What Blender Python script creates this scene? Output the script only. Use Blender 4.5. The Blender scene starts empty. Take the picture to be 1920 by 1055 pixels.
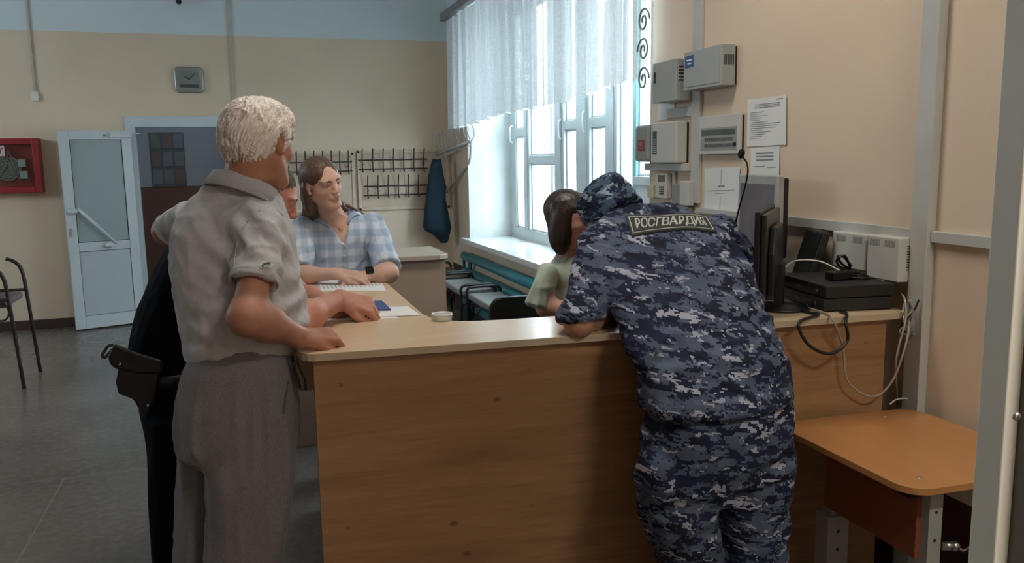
import bpy, bmesh, math, random
import numpy as np
from mathutils import Vector, Matrix, noise as mnoise
SC = bpy.context.scene
COL = SC.collection
# ------------------------------------------------------------------ camera
FPX, YAW, PITCH, ROLL, H = 1557.0, 0.30859, 0.14788, -0.016236, 1.56
cy_, sy_, cp_, sp_ = math.cos(YAW), math.sin(YAW), math.cos(PITCH), math.sin(PITCH)
fw = np.array([sy_ * cp_, cy_ * cp_, -sp_]); rt = np.array([cy_, -sy_, 0.0]); up = np.cross(rt, fw)
cr_, sr_ = math.cos(ROLL), math.sin(ROLL)
rt, up = cr_ * rt + sr_ * up, -sr_ * rt + cr_ * up
CAM = np.array([0, 0, H])
cd = bpy.data.cameras.new('camera'); cam = bpy.data.objects.new('camera', cd); COL.objects.link(cam)
cam.matrix_world = Matrix(((rt[0], up[0], -fw[0], 0), (rt[1], up[1], -fw[1], 0), (rt[2], up[2], -fw[2], H), (0, 0, 0, 1)))
cd.sensor_width = 36; cd.lens = FPX / 1920 * 36; cd.clip_start = 0.02
SC.camera = cam
# ------------------------------------------------------------------ light of the day
SC.view_settings.view_transform = 'Standard'; SC.view_settings.look = 'None'
SC.view_settings.gamma = 1; SC.view_settings.exposure = 1.93
world = bpy.data.worlds.new('sky'); SC.world = world; world.use_nodes = True
bg = world.node_tree.nodes['Background']; bg.inputs[0].default_value = (0.80, 0.91, 1.0, 1); bg.inputs[1].default_value = 4.5
SC.cycles.max_bounces = 8; SC.cycles.diffuse_bounces = 5; SC.cycles.transparent_max_bounces = 12
SC.cycles.sample_clamp_indirect = 6
W, D, K, ZC = 2.16, 8.9, 1.03, 3.5        # right wall, back wall, counter top, ceiling
def area(name, loc, rot, sx, sy, power=0, col=(1, 1, 1), portal=False):
    l = bpy.data.lights.new(name, 'AREA'); l.shape = 'RECTANGLE'; l.size = sx; l.size_y = sy; l.energy = power; l.color = col
    if portal: l.cycles.is_portal = True
    o = bpy.data.objects.new(name, l); COL.objects.link(o); o.location = loc; o.rotation_euler = rot; return o
HP = math.pi / 2
area('portal_window', (2.75, 6.1, 1.9), (0, HP, 0), 2.4, 4.2, portal=True)      # daylight through the big window
area('portal_left', (-4.62, 6.3, 2.45), (0, -HP, 0), .9, 1.8, portal=True)  # fill daylight through the added left window
CORRIDOR_FILL = area('corridor_fill_light', (-.6, 9.7, 2.55), (0, 0, 0), .5, .2, .8, (.85, .93, 1.0))      # dim unseen lamp, added to lift the dark corridor
area('vestibule_fill_light', (1.50, -.5, 3.27), (0, 0, 0), .8, .14, 16.0, (1.0, .90, .78))      # unseen vestibule tube lamp, added to light the counter front
area('counter_fill_light', (.75, 2.75, 3.40), (0, 0, .0), 1.25, .60, 7.8, (1.0, .93, .82))      # unseen ceiling lamp, added to brighten the counter top and right wall
# ------------------------------------------------------------------ helpers
def ray(x, y): return fw + rt * ((x - 960) / FPX) - up * ((y - 527.5) / FPX)
def atZ(x, y, z): d = ray(x, y); return CAM + d * (z - H) / d[2]
def atY(x, y, Y): d = ray(x, y); return CAM + d * Y / d[1]
def atX(x, y, X): d = ray(x, y); return CAM + d * X / d[0]
def S(h):
    """sRGB 0-255 -> linear"""
    return tuple(((c / 255) / 12.92 if c / 255 <= .04045 else ((c / 255 + .055) / 1.055) ** 2.4) for c in h)
def nt(m): m.use_nodes = True; return m.node_tree
class N:
    def __init__(s, name):
        s.m = bpy.data.materials.new(name); t = nt(s.m); s.t = t; s.b = t.nodes['Principled BSDF']; s.out = t.nodes['Material Output']
    def n(s, typ, **kw):
        x = s.t.nodes.new(typ)
        for k, v in kw.items():
            if k.startswith('i_'):
                kk = k[2:]; x.inputs[int(kk) if kk.isdigit() else kk].default_value = v
            else: setattr(x, k, v)
        return x
    def l(s, a, b): s.t.links.new(a, b)
    def mix(s, f, a, b, blend='MIX'):
        x = s.n('ShaderNodeMix', data_type='RGBA', blend_type=blend)
        for sock, v in ((x.inputs[0], f), (x.inputs[6], a), (x.inputs[7], b)):
            if isinstance(v, (int, float)): sock.default_value = v
            elif isinstance(v, tuple): sock.default_value = (*v[:3], 1)
            else: s.l(v, sock)
        return x.outputs[2]
    def ramp(s, f, stops, const=False):
        x = s.n('ShaderNodeValToRGB'); r = x.color_ramp
        if const: r.interpolation = 'CONSTANT'
        while len(r.elements) < len(stops): r.elements.new(.5)
        for e, (p, c) in zip(r.elements, stops): e.position = p; e.color = (*c[:3], 1) if not isinstance(c, (int, float)) else (c, c, c, 1)
        s.l(f, x.inputs[0]); return x.outputs[0]
    def math(s, op, a, b=0.0, c=None):
        x = s.n('ShaderNodeMath', operation=op)
        for i, v in enumerate((a, b) if c is None else (a, b, c)):
            if isinstance(v, (int, float)): x.inputs[i].default_value = v
            else: s.l(v, x.inputs[i])
        return x.outputs[0]
    def bump(s, h, dist=.002, st=.5):
        x = s.n('ShaderNodeBump'); x.inputs['Distance'].default_value = dist; x.inputs['Strength'].default_value = st
        s.l(h, x.inputs['Height']); s.l(x.outputs[0], s.b.inputs['Normal'])
    def coord(s, scale=(1, 1, 1), rot=(0, 0, 0), kind='Object'):
        tc = s.n('ShaderNodeTexCoord'); mp = s.n('ShaderNodeMapping'); mp.inputs['Scale'].default_value = scale; mp.inputs['Rotation'].default_value = rot
        s.l(tc.outputs[kind], mp.inputs[0]); return mp.outputs[0]
    def noise(s, vec, scale=5, detail=3, rough=.55, dist=0):
        x = s.n('ShaderNodeTexNoise'); x.inputs['Scale'].default_value = scale; x.inputs['Detail'].default_value = detail
        x.inputs['Roughness'].default_value = rough; x.inputs['Distortion'].default_value = dist; s.l(vec, x.inputs['Vector']); return x.outputs[0]
def mat(name, col, rough=.5, metal=0, var=.06, vs=6, bump=0, bs=150, spec=None, alpha=None, stretch=(1, 1, 1)):
    n = N(name); v = n.coord(stretch)
    c = tuple(col)
    f = n.noise(v, vs, 3)
    dk = tuple(x * (1 - var * 2) for x in c); lt = tuple(min(1, x * (1 + var * 2)) for x in c)
    n.l(n.ramp(f, [(.3, dk), (.7, lt)]), n.b.inputs['Base Color'])
    n.b.inputs['Roughness'].default_value = rough; n.b.inputs['Metallic'].default_value = metal
    if spec is not None: n.b.inputs['Specular IOR Level'].default_value = spec
    if bump: n.bump(n.noise(v, bs, 2), bump)
    return n.m
def wood(name, a, b, rough=.4, axis='X', sc=1.0, knots=False, spec=.5):
    n = N(name)
    st = {'X': (.5, 5, 9), 'Y': (5, .5, 9), 'Z': (6, 6, .6)}[axis]
    v = n.coord(tuple(x * sc for x in st))
    g = n.noise(v, 2.2, 6, .65, .8)
    fine = n.noise(n.coord(tuple(x * sc * 6 for x in st)), 3, 3)
    c = n.ramp(g, [(.25, a), (.5, tuple((p + q) / 2 for p, q in zip(a, b))), (.72, b)])
    c = n.mix(.25, c, n.ramp(fine, [(.3, a), (.7, b)]))
    if knots:
        vo = n.n('ShaderNodeTexVoronoi'); vo.inputs['Scale'].default_value = 3.4; n.l(n.coord((1, 1, 1.5)), vo.inputs['Vector'])
        c = n.mix(n.ramp(vo.outputs[0], [(.03, .75), (.06, 0.0)]), c, tuple(x * .5 for x in a))
    n.l(c, n.b.inputs['Base Color']); n.b.inputs['Roughness'].default_value = rough; n.b.inputs['Specular IOR Level'].default_value = spec
    n.bump(fine, .0005, .3)
    return n.m
def link(o, parent=None):
    COL.objects.link(o)
    if parent is not None: o.parent = parent
    return o
def tag(o, label, cat, group=None, kind=None):
    if label: o['label'] = label
    if cat: o['category'] = cat
    if group: o['group'] = group
    if kind: o['kind'] = kind
    return o
def struct(o): o['kind'] = 'structure'; return o
def empty(name, loc=(0, 0, 0), rz=0, label=None, cat=None, group=None):
    o = bpy.data.objects.new(name, None); o.empty_display_size = .05; COL.objects.link(o); o.location = loc; o.rotation_euler = (0, 0, rz)
    return tag(o, label, cat, group)
def basis(z, x=None):
    z = Vector(z).normalized(); h = Vector(x) if x is not None else (Vector((0, 0, 1)) if abs(z.z) < .9 else Vector((1, 0, 0)))
    if x is None: xx = h.cross(z).normalized()
    else: xx = (h - z * h.dot(z)).normalized()
    return xx, z.cross(xx), z
class MB:
    def __init__(s): s.v = []; s.f = []; s.sm = []
    def add(s, vs, fs, smooth=False):
        o = len(s.v); s.v += [tuple(map(float, p)) for p in vs]; s.f += [tuple(i + o for i in f) for f in fs]; s.sm += [smooth] * len(fs); return s
    def box(s, lo, hi, M=None):
        x0, y0, z0 = lo; x1, y1, z1 = hi
        vs = [(x, y, z) for z in (z0, z1) for x, y in ((x0, y0), (x1, y0), (x1, y1), (x0, y1))]
        if M is not None: vs = [tuple(M @ Vector(p)) for p in vs]
        return s.add(vs, [(3, 2, 1, 0), (4, 5, 6, 7), (0, 1, 5, 4), (1, 2, 6, 5), (2, 3, 7, 6), (3, 0, 4, 7)])
    def prism(s, poly, z0, z1, M=None, smooth=False):
        n = len(poly); vs = [(x, y, z0) for x, y in poly] + [(x, y, z1) for x, y in poly]
        ar = sum(poly[i][0] * poly[(i + 1) % n][1] - poly[(i + 1) % n][0] * poly[i][1] for i in range(n))
        if ar < 0: vs = vs[:n][::-1] + vs[n:][::-1]
        if M is not None: vs = [tuple(M @ Vector(p)) for p in vs]
        s.add(vs, [tuple(range(n))[::-1], tuple(range(n, 2 * n))])
        o = len(s.v) - 2 * n
        for i in range(n):
            j = (i + 1) % n; s.f.append((o + i, o + j, o + n + j, o + n + i)); s.sm.append(smooth)
        return s
    def rings(s, rings, caps=True, smooth=True, closed=False):
        n = len(rings[0]); vs = [p for r in rings for p in r]; fs = []
        m = len(rings)
        for i in range(m if closed else m - 1):
            a, b = i * n, ((i + 1) % m) * n
            for j in range(n): k = (j + 1) % n; fs.append((a + j, a + k, b + k, b + j))
        s.add(vs, fs, smooth)
        if caps and not closed:
            o = len(s.v) - len(vs); s.f += [tuple(o + j for j in range(n))[::-1], tuple(o + (m - 1) * n + j for j in range(n))]; s.sm += [False, False]
        return s
    def cyl(s, a, b, r, r2=None, n=20):
        a, b = Vector(a), Vector(b); x, y, z = basis(b - a); r2 = r if r2 is None else r2
        R = lambda c, q: [tuple(c + (x * math.cos(t) + y * math.sin(t)) * q) for t in (2 * math.pi * i / n for i in range(n))]
        return s.rings([R(a, r), R(b, r2)])
    def tube(s, pts, r, n=10, closed=False):
        P = [Vector(p) for p in pts]; m = len(P); rr = r if hasattr(r, '__len__') else [r] * m
        rings = []; x = None
        for i in range(m):
            t = (P[(i + 1) % m] - P[i - 1]) if (closed or 0 < i < m - 1) else (P[1] - P[0] if i == 0 else P[-1] - P[-2])
            if x is None: x, y, z = basis(t)
            else: x, y, z = basis(t, x)
            rings.append([tuple(P[i] + (x * math.cos(a) + y * math.sin(a)) * rr[i]) for a in (2 * math.pi * j / n for j in range(n))])
        return s.rings(rings, closed=closed)
    def lathe(s, prof, c, axis=(0, 0, 1), n=28):
        x, y, z = basis(axis); c = Vector(c)
        rings = [[tuple(c + z * h + (x * math.cos(t) + y * math.sin(t)) * r) for t in (2 * math.pi * i / n for i in range(n))] for r, h in prof]
        return s.rings(rings)
    def ball(s, c, r, n=16, M=None):
        rx, ry, rz = r if hasattr(r, '__len__') else (r, r, r); c = Vector(c); rings = []
        for i in range(1, n // 2 + 1):
            ph = math.pi * (i - .5) / (n // 2)
            R = [Vector((rx * math.sin(ph) * math.cos(2 * math.pi * j / n), ry * math.sin(ph) * math.sin(2 * math.pi * j / n), -rz * math.cos(ph))) for j in range(n)]
            rings.append([tuple(c + (M @ p if M is not None else p)) for p in R])
        return s.rings(rings)
    def grid(s, fn, nu, nv, smooth=True):
        vs = [fn(i / nu, j / nv) for j in range(nv + 1) for i in range(nu + 1)]
        fs = [(j * (nu + 1) + i, j * (nu + 1) + i + 1, (j + 1) * (nu + 1) + i + 1, (j + 1) * (nu + 1) + i) for j in range(nv) for i in range(nu)]
        return s.add(vs, fs, smooth)
    def build(s, name, m, parent=None, bevel=0, seg=2, origin=None):
        me = bpy.data.meshes.new(name); o_ = Vector(origin) if origin is not None else None
        vs = s.v if o_ is None else [tuple(Vector(p) - o_) for p in s.v]
        me.from_pydata(vs, [], s.f); me.materials.append(m)
        me.polygons.foreach_set('use_smooth', s.sm); me.update()
        o = bpy.data.objects.new(name, me); link(o, parent)
        if o_ is not None and parent is None: o.location = o_
        if bevel:
            b = o.modifiers.new('bevel', 'BEVEL'); b.width = bevel; b.segments = seg; b.limit_method = 'ANGLE'; b.angle_limit = .6
            b.harden_normals = True
        return o
def spline(pts, n=8):
    """Catmull-Rom through the points"""
    P = [Vector(p) for p in pts]; P = [P[0] * 2 - P[1]] + P + [P[-1] * 2 - P[-2]]; out = []
    for i in range(1, len(P) - 2):
        for k in range(n):
            t = k / n; a, b, c, d = P[i - 1:i + 3]
            out.append(.5 * ((2 * b) + (c - a) * t + (2 * a - 5 * b + 4 * c - d) * t * t + (3 * b - a - 3 * c + d) * t ** 3))
    out.append(P[-2]); return out
def rrect(x0, y0, x1, y1, r, n=6):
    out = []
    for cx, cy, a in ((x1 - r, y0 + r, -HP), (x1 - r, y1 - r, 0), (x0 + r, y1 - r, HP), (x0 + r, y0 + r, math.pi)):
        out += [(cx + r * math.cos(a + HP * k / n), cy + r * math.sin(a + HP * k / n)) for k in range(n + 1)]
    return out
def frame_M(o, x, y, z):
    x, y, z, o = (Vector(v) for v in (x, y, z, o))
    return Matrix(((x.x, y.x, z.x, o.x), (x.y, y.y, z.y, o.y), (x.z, y.z, z.z, o.z), (0, 0, 0, 1)))
def text_mesh(txt, size, depth=.0006):
    c = bpy.data.curves.new('t', 'FONT'); c.body = txt; c.size = size; c.extrude = depth; c.align_x = 'CENTER'; c.align_y = 'CENTER'
    o = bpy.data.objects.new('t', c); COL.objects.link(o); bpy.context.view_layer.update()
    me = o.to_mesh(); vs = [tuple(v.co) for v in me.vertices]; fs = [tuple(p.vertices) for p in me.polygons]
    o.to_mesh_clear(); bpy.data.objects.remove(o); bpy.data.curves.remove(c); return vs, fs
# ------------------------------------------------------------------ materials
def wall_mat(name, axis_dado):
    n = N(name); tc = n.n('ShaderNodeTexCoord'); sx = n.n('ShaderNodeSeparateXYZ'); n.l(tc.outputs['Object'], sx.inputs[0])
    v = n.coord((1, 1, 1))
    f = n.noise(v, 1.3, 4)
    beige = n.ramp(f, [(.3, (.69, .555, .435)), (.7, (.75, .61, .475))])
    blue = n.ramp(f, [(.3, (.62, .71, .74)), (.7, (.68, .76, .79))])
    edge = n.math('ADD', sx.outputs[2], n.math('MULTIPLY', n.noise(n.coord((8, 8, 0)), 2, 2), .012))
    c = n.mix(n.math('GREATER_THAN', edge, 2.80), beige, blue)
    if axis_dado is not None: c = n.mix(n.math('LESS_THAN', sx.outputs[2], axis_dado), c, (.075, .04, .03))
    n.l(c, n.b.inputs['Base Color']); n.b.inputs['Roughness'].default_value = .62; n.b.inputs['Specular IOR Level'].default_value = .3
    n.bump(n.noise(v, 60, 4), .0015, .35); return n.m
M_back = wall_mat('back_wall_paint', .09); M_right = wall_mat('right_wall_paint', .43); M_plain = wall_mat('side_wall_paint', .09)
M_ceil = mat('ceiling_white', (.62, .64, .64), .8)
M_white = mat('white_paint', (.66, .68, .68), .4, var=.02)
M_pvc = mat('white_pvc', (.58, .64, .68), .28, var=.015)
M_trunk = mat('grey_white_trunking', (.50, .50, .48), .4, var=.03)
M_sill = mat('glossy_white_sill', (.66, .68, .66), .22, var=.03)
M_teal = mat('teal_gloss_paint', (.03, .235, .30), .32, var=.1)
M_black = mat('black_plastic', (.008, .008, .009), .4, var=.1)
M_blackm = mat('matt_black_metal', (.012, .011, .012), .5, var=.1, bump=.0004)
M_tubeblk = mat('black_tube_paint', (.014, .014, .018), .3, var=.1)
M_grey = mat('light_grey_enamel', (.36, .38, .375), .4, var=.02)
M_grey2 = mat('mid_grey_plastic', (.27, .295, .29), .42, var=.02)
M_slot = mat('dark_slot', (.02, .022, .025), .7)
M_paper = mat('white_paper', (.74, .75, .76), .7, var=.01)
M_ink = mat('printed_ink', (.23, .24, .26), .8)
M_steel = mat('brushed_steel', (.55, .55, .55), .3, 1.0)
M_glassf = None
n = N('clear_glass'); g = n.n('ShaderNodeBsdfGlossy'); g.inputs['Roughness'].default_value = .02
tr = n.n('ShaderNodeBsdfTransparent'); tr.inputs[0].default_value = (.93, .97, .97, 1); mx = n.n('ShaderNodeMixShader'); mx.inputs[0].default_value = .07
n.l(tr.outputs[0], mx.inputs[1]); n.l(g.outputs[0], mx.inputs[2]); n.l(mx.outputs[0], n.out.inputs[0]); M_glass = n.m
# ================================================================== THE ROOM
n = N('floor_vinyl'); v = n.coord((1, 1, 1))
c = n.ramp(n.noise(v, 1.6, 5, .6), [(.3, (.115, .100, .092)), (.7, (.165, .145, .132))])
c = n.mix(n.ramp(n.noise(n.coord((1, 1, 1)), 26, 3), [(.45, 0.0), (.62, .35)]), c, (.21, .19, .175))
br = n.n('ShaderNodeTexBrick'); br.inputs['Scale'].default_value = 1.0; br.inputs['Mortar Size'].default_value = .003
br.inputs['Brick Width'].default_value = 1.9; br.inputs['Row Height'].default_value = 1.5
br.inputs['Color1'].default_value = br.inputs['Color2'].default_value = (0, 0, 0, 1); br.inputs['Mortar'].default_value = (1, 1, 1, 1)
n.l(n.coord((1, 1, 1), (0, 0, .0)), br.inputs['Vector'])
c = n.mix(n.math('MULTIPLY', br.outputs[0], .35), c, (.33, .32, .30))
n.l(c, n.b.inputs['Base Color']); n.b.inputs['Roughness'].default_value = .27; n.bump(n.noise(v, 12, 3), .001, .3); M_floor = n.m
struct(MB().box((-4.7, -1.6, -.08), (W + .55, D, 0)).box((-1.6, D, -.08), (.6, D + 1.7, 0)).build('floor', M_floor))
struct(MB().box((-4.7, -1.6, ZC), (W + .55, D + .1, ZC + .1)).build('ceiling', M_ceil))
# back wall with the doorway
DX0, DX1, DZ = -1.0, .02, 1.93
b = MB().box((-4.7, D, 0), (DX0, D + .22, ZC)).box((DX1, D, 0), (W + .55, D + .22, ZC)).box((DX0, D, DZ), (DX1, D + .22, ZC))
struct(b.build('wall_back', M_back))
# right wall with the deep window opening
WY0, WY1, WZ0, WZ1, XF, XO = 4.2, 8.17, .73, 3.05, 2.6, 2.74
b = MB().box((W, -1.6, 0), (XO, WY0, ZC)).box((W, WY1, 0), (XO, D, ZC)).box((W, WY0, 0), (XO, WY1, WZ0)).box((W, WY0, WZ1), (XO, WY1, ZC))
struct(b.build('wall_right', M_right))
# window reveal plaster painted white (thin lining of the opening)
b = MB().box((W - .002, WY1 - .012, WZ0), (XF, WY1 + .001, WZ1)).box((W - .002, WY0 - .001, WZ0), (XF, WY0 + .012, WZ1)).box((W - .002, WY0, WZ1 - .012), (XF, WY1, WZ1 + .001))
struct(b.build('trim_1', M_white))
# left wall with an unseen window added for fill light, and the wall the photographer's doorway belongs to
LY0, LY1, LZ0, LZ1 = 5.4, 7.2, 2.0, 2.9
b = MB().box((-4.7, -1.6, 0), (-4.5, LY0, ZC)).box((-4.7, LY1, 0), (-4.5, D, ZC)).box((-4.7, LY0, 0), (-4.5, LY1, LZ0)).box((-4.7, LY0, LZ1), (-4.5, LY1, ZC))
struct(b.build('wall_left', M_plain))
FX0, FX1, FZ0, FZ1 = 1.14, 2.08, .75, 3.35
b = MB().box((-4.7, -1.6, 0), (-1.0, -1.4, ZC)).box((-1.0, -1.6, 2.3), (1.0, -1.4, ZC)).box((1.0, -1.6, 0), (W, -1.4, ZC)).box((-1.0, -1.6, 0), (1.0, -1.4, 2.3))
struct(b.build('wall_front', M_plain))
# partition beside the photographer: grey door post, then an unseen glazed sidelight, added to let light through
b = MB().box((FX0 - .02, .74, 0), (W, .80, FZ0)).box((FX0 - .02, .74, FZ1), (W, .80, ZC)).box((FX1, .74, FZ0), (W, .80, FZ1))
M_post = mat('grey_door_post_paint', (.74, .76, .72), .45, var=.02)
struct(b.build('wall_partition', M_plain))
p0 = atY(1842, 600, .80)[0]; sl = (atY(1877.5, 0, .8)[0] + atY(1821, 1055, .8)[0]) / 2
dr = empty('door_2'); struct(dr)
MB().box((sl, .76, 0), (sl + .024, .80, ZC)).build('door_frame', M_post, dr, bevel=.003)
MB().box((sl + .024, .73, 0), (FX0 - .02, .79, ZC)).build('post', mat('dark_grey_post_paint', (.16, .17, .165), .45, var=.02), dr, bevel=.004)
s_ = atY(1905, 780, .73)
MB().lathe([(.0, 0), (.0055, 0), (.0055, -.002), (.003, -.0035), (0, -.0035)], (s_[0], .7299, s_[2]), (0, 1, 0)).build('screw_cap', M_steel, dr)
w2 = struct(empty('added_sidelight'))  # glazing added so light reaches the counter front
MB().box((FX0 - .02, .75, FZ0), (FX1, .79, FZ0 + .05)).box((FX0 - .02, .75, FZ1 - .05), (FX1, .79, FZ1)).box((FX1 - .05, .75, FZ0), (FX1, .79, FZ1)).build('window_frame', M_post, w2)
MB().box((FX0 - .02, .768, FZ0 + .05), (FX1 - .05, .772, FZ1 - .05)).build('glass', M_glass, w2)
w3 = struct(empty('added_left_window'))  # unseen window, added and sized to brighten the back-left wall
b = MB()
for y in (LY0, (LY0 + LY1) / 2 - .03, LY1 - .06): b.box((-4.64, y, LZ0), (-4.58, y + .06, LZ1))
b.box((-4.64, LY0, LZ0), (-4.58, LY1, LZ0 + .06)).box((-4.64, LY0, LZ1 - .06), (-4.58, LY1, LZ1)).build('window_frame', M_white, w3)
MB().box((-4.612, LY0 + .06, LZ0 + .06), (-4.608, LY1 - .06, LZ1 - .06)).build('glass', M_glass, w3)
# baseboard
M_base = mat('brown_baseboard_paint', (.06, .035, .03), .4)
struct(MB().box((-4.5, D - .02, 0), (DX0 - .06, D, .085)).box((DX1 + .06, D - .02, 0), (W, D, .085)).build('baseboard_back', M_base, bevel=.004))
struct(MB().box((-4.5, -1.4, 0), (-4.48, D - .02, .085)).build('baseboard_left', M_base))
# ---- corridor behind the door
M_cor = N('corridor_paint'); tc = M_cor.n('ShaderNodeTexCoord'); sx = M_cor.n('ShaderNodeSeparateXYZ'); M_cor.l(tc.outputs['Object'], sx.inputs[0])
M_cor.l(M_cor.mix(M_cor.math('LESS_THAN', sx.outputs[2], 1.29), (.42, .50, .58), (.20, .11, .095)), M_cor.b.inputs['Base Color']); M_cor = M_cor.m
b = MB().box((-1.6, D + 1.7, 0), (.6, D + 1.8, 2.7)).box((-1.7, D + .22, 0), (-1.6, D + 1.8, 2.7)).box((.6, D + .22, 0), (.7, D + 1.8, 2.7))
struct(b.build('wall_corridor', M_cor))
struct(MB().box((-1.7, D + .22, 2.6), (.7, D + 1.8, 2.75)).build('ceiling_corridor', M_ceil))
YC = D + 1.69
po = empty('notice_board', (atY(315, 290, YC)[0], YC, atY(315, 290, YC)[2]), label='dark notice board with rows of coloured sheets on the corridor wall behind the open door', cat='notice board')
x0, x1 = atY(283, 300, YC)[0], atY(347, 300, YC)[0]; zt, zb, zm = atY(315, 248, YC)[2], atY(315, 348, YC)[2], atY(315, 305, YC)[2]
def rel(b, po): b.v = [(x - po.location[0], y - po.location[1], z - po.location[2]) for x, y, z in b.v]; return b
rel(MB().box((x0, YC - .01, zb), (x1, YC + .008, zt)), po).build('panel', mat('notice_backing', (.14, .17, .19), .6), po)
for i in range(3):
    for j in range(3):
        xa = x0 + (x1 - x0) * (i + .1) / 3; za = zb + (zt - zb) * (j + .1) / 3
        rel(MB().box((xa, YC - .014, za), (xa + (x1 - x0) * .27, YC - .009, za + (zt - zb) * .27)), po).build('notice_sheet', [mat('sheet_blue', (.22, .28, .33), .7), mat('sheet_green', (.22, .26, .25), .7), mat('sheet_red', (.24, .18, .19), .7)][(i + 2 * j) % 3], po)
# ---- door frame and the white leaf standing open
d1 = struct(empty('door_1', (DX0 + .03, D - .03, 0)))
b = MB().box((DX0 - .06, D - .02, 0), (DX0 + .03, D + .06, DZ + .0)).box((DX1 - .03, D - .02, 0), (DX1 + .06, D + .06, DZ)).box((DX0 - .06, D - .025, DZ - .02), (DX1 + .06, D + .06, DZ + .085))
rel(b, d1).build('door_frame', M_pvc, d1, bevel=.004)
hx, hy = -1.02, 8.845; lx, ly = atZ(142, 617.5, .015)[:2]; LW = math.hypot(lx - hx, ly - hy)
ang = math.atan2(ly - hy, lx - hx)
leaf = empty('door_leaf'); leaf.parent = d1; leaf.location = Vector((hx, hy, .015)) - d1.location; leaf.rotation_euler = (0, 0, ang)
LT, LH = .045, 1.86          # leaf: x along leaf from hinge, y thickness (+y faces the camera side), z
ys = 1 if True else -1
def lb(*a): return MB().box(*a)
f_ = MB()
for lo, hi in (((0, 0, 0), (.085, LT, LH)), ((LW - .085, 0, 0), (LW, LT, LH)), ((.085, 0, 0), (LW - .085, LT, .12)), ((.085, 0, LH - .085), (LW - .085, LT, LH)), ((.085, 0, .735), (LW - .085, LT, .82))): f_.box(lo, hi)
f_.build('leaf_frame', M_pvc, leaf, bevel=.004)
n = N('frosted_glass'); n.b.inputs['Base Color'].default_value = (.33, .40, .41, 1); n.b.inputs['Roughness'].default_value = .35
M_frost = n.m
MB().box((.08, .014, .815), (LW - .08, .032, LH - .08)).build('frosted_pane', M_frost, leaf)
MB().box((.08, .010, .115), (LW - .08, .036, .74)).build('lower_panel', mat('white_sandwich_panel', (.50, .55, .60), .3, var=.01), leaf)
g = MB()
for z0, z1 in ((.82, LH - .085), (.12, .735)):
    for yy in (LT - .012, .008):
        g.box((.085, yy, z0), (.091, yy + .003, z1)).box((LW - .091, yy, z0), (LW - .085, yy + .003, z1)).box((.085, yy, z0), (LW - .085, yy + .003, z0 + .005)).box((.085, yy, z1 - .005), (LW - .085, yy + .003, z1))
g.build('gasket', M_slot, leaf)
hd = MB().cyl((LW - .05, LT, 1.12), (LW - .05, LT + .05, 1.12), .026).ball((LW - .05, LT + .045, 1.12), (.05, .02, .028)).tube([(LW - .10, LT + .055, 1.14), (LW - .40, LT + .055, .80)], .014, 12).cyl((LW - .37, LT, .785), (LW - .37, LT + .05, .785), .022).ball((LW - .35, LT + .035, .785), (.05, .018, .026))
hd.build('pull_bar', mat('white_handle_plastic', (.60, .65, .69), .3), leaf)
MB().box((LW - .04, LT, .88), (LW - .015, LT + .006, .96)).cyl((LW - .028, LT + .004, .92), (LW - .028, LT + .012, .92), .006).build('lock_plate', M_steel, leaf)
MB().box((.0, LT, LH - .06), (.19, LT + .045, LH - .02)).tube([(.03, LT + .03, LH - .03), (-.02, LT + .03, LH - .03), (-.09, LT - .005, LH - .025)], .006).build('door_closer', mat('door_closer_white', (.57, .62, .64), .35), leaf, bevel=.004)
MB().box((.22, LT, LH - .052), (.245, LT + .0015, LH - .035)).build('brand_mark', M_ink, leaf)
# ---- window
win = struct(empty('window_1'))
M_wf = mat('window_frame_white', (.52, .57, .575), .35, var=.02)
FZ0_, FZT = .76, WZ1 - .03
def wb(y0, y1, z0, z1, x0=XF, x1=XF + .07): return MB().box((x0, min(y0, y1), z0), (x1, max(y0, y1), z1))
b = wb(WY0, WY1, FZ0_, .87); 
for y0, y1 in ((WY1, 7.97), (WY0, WY0 + .08)): b.box((XF, min(y0, y1), .87), (XF + .07, max(y0, y1), FZT))
b.box((XF, WY0, FZT - .08), (XF + .07, WY1, FZT + .03)); b.build('window_frame', M_wf, win, bevel=.005)
cols = [7.97, 7.68, 7.52, 6.84, 6.62, 6.35, 6.07, 5.77, 5.56, 5.32, 5.26, 4.28]
for a, c2, z0 in ((7.68, 7.52, .87), (6.84, 6.62, .87), (6.35, 6.07, .87), (5.77, 5.56, .87)):
    MB().box((XF - .015, c2, z0), (XF + .07, a, FZT - .08)).box((XF - .03, c2 + .05, z0), (XF - .014, a - .05, FZT - .1)).build('mullion', M_wf, win, bevel=.005)
MB().box((XF - .01, 5.26, .87), (XF + .06, 5.32, FZT - .08)).build('mullion', mat('pale_teal_paint', (.25, .50, .50), .35), win, bevel=.004)
def sash(y0, y1, z0, z1, t=.016, name='sash'):
    b = MB(); x0, x1 = XF + .012, XF + .052
    b.box((x0, y0, z0), (x1, y0 + t, z1)).box((x0, y1 - t, z0), (x1, y1, z1)).box((x0, y0 + t, z0), (x1, y1 - t, z0 + t)).box((x0, y0 + t, z1 - t), (x1, y1 - t, z1))
    o = b.build(name, M_wf, win, bevel=.003)
    MB().box((XF + .03, y0 + t, z0 + t), (XF + .034, y1 - t, z1 - t)).build('pane', M_glass, o)
    return o
for y1, y0, zt in ((7.97, 7.68, 1.80), (7.52, 6.84, 1.54), (6.62, 6.35, 1.82), (6.07, 5.77, 1.82)):
    MB().box((XF - .008, y0, zt - .036), (XF + .07, y1, zt + .036)).build('transom', M_wf, win, bevel=.005)
    sash(y0, y1, .87, zt - .036); sash(y0, y1, zt + .036, FZT - .08)
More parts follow.
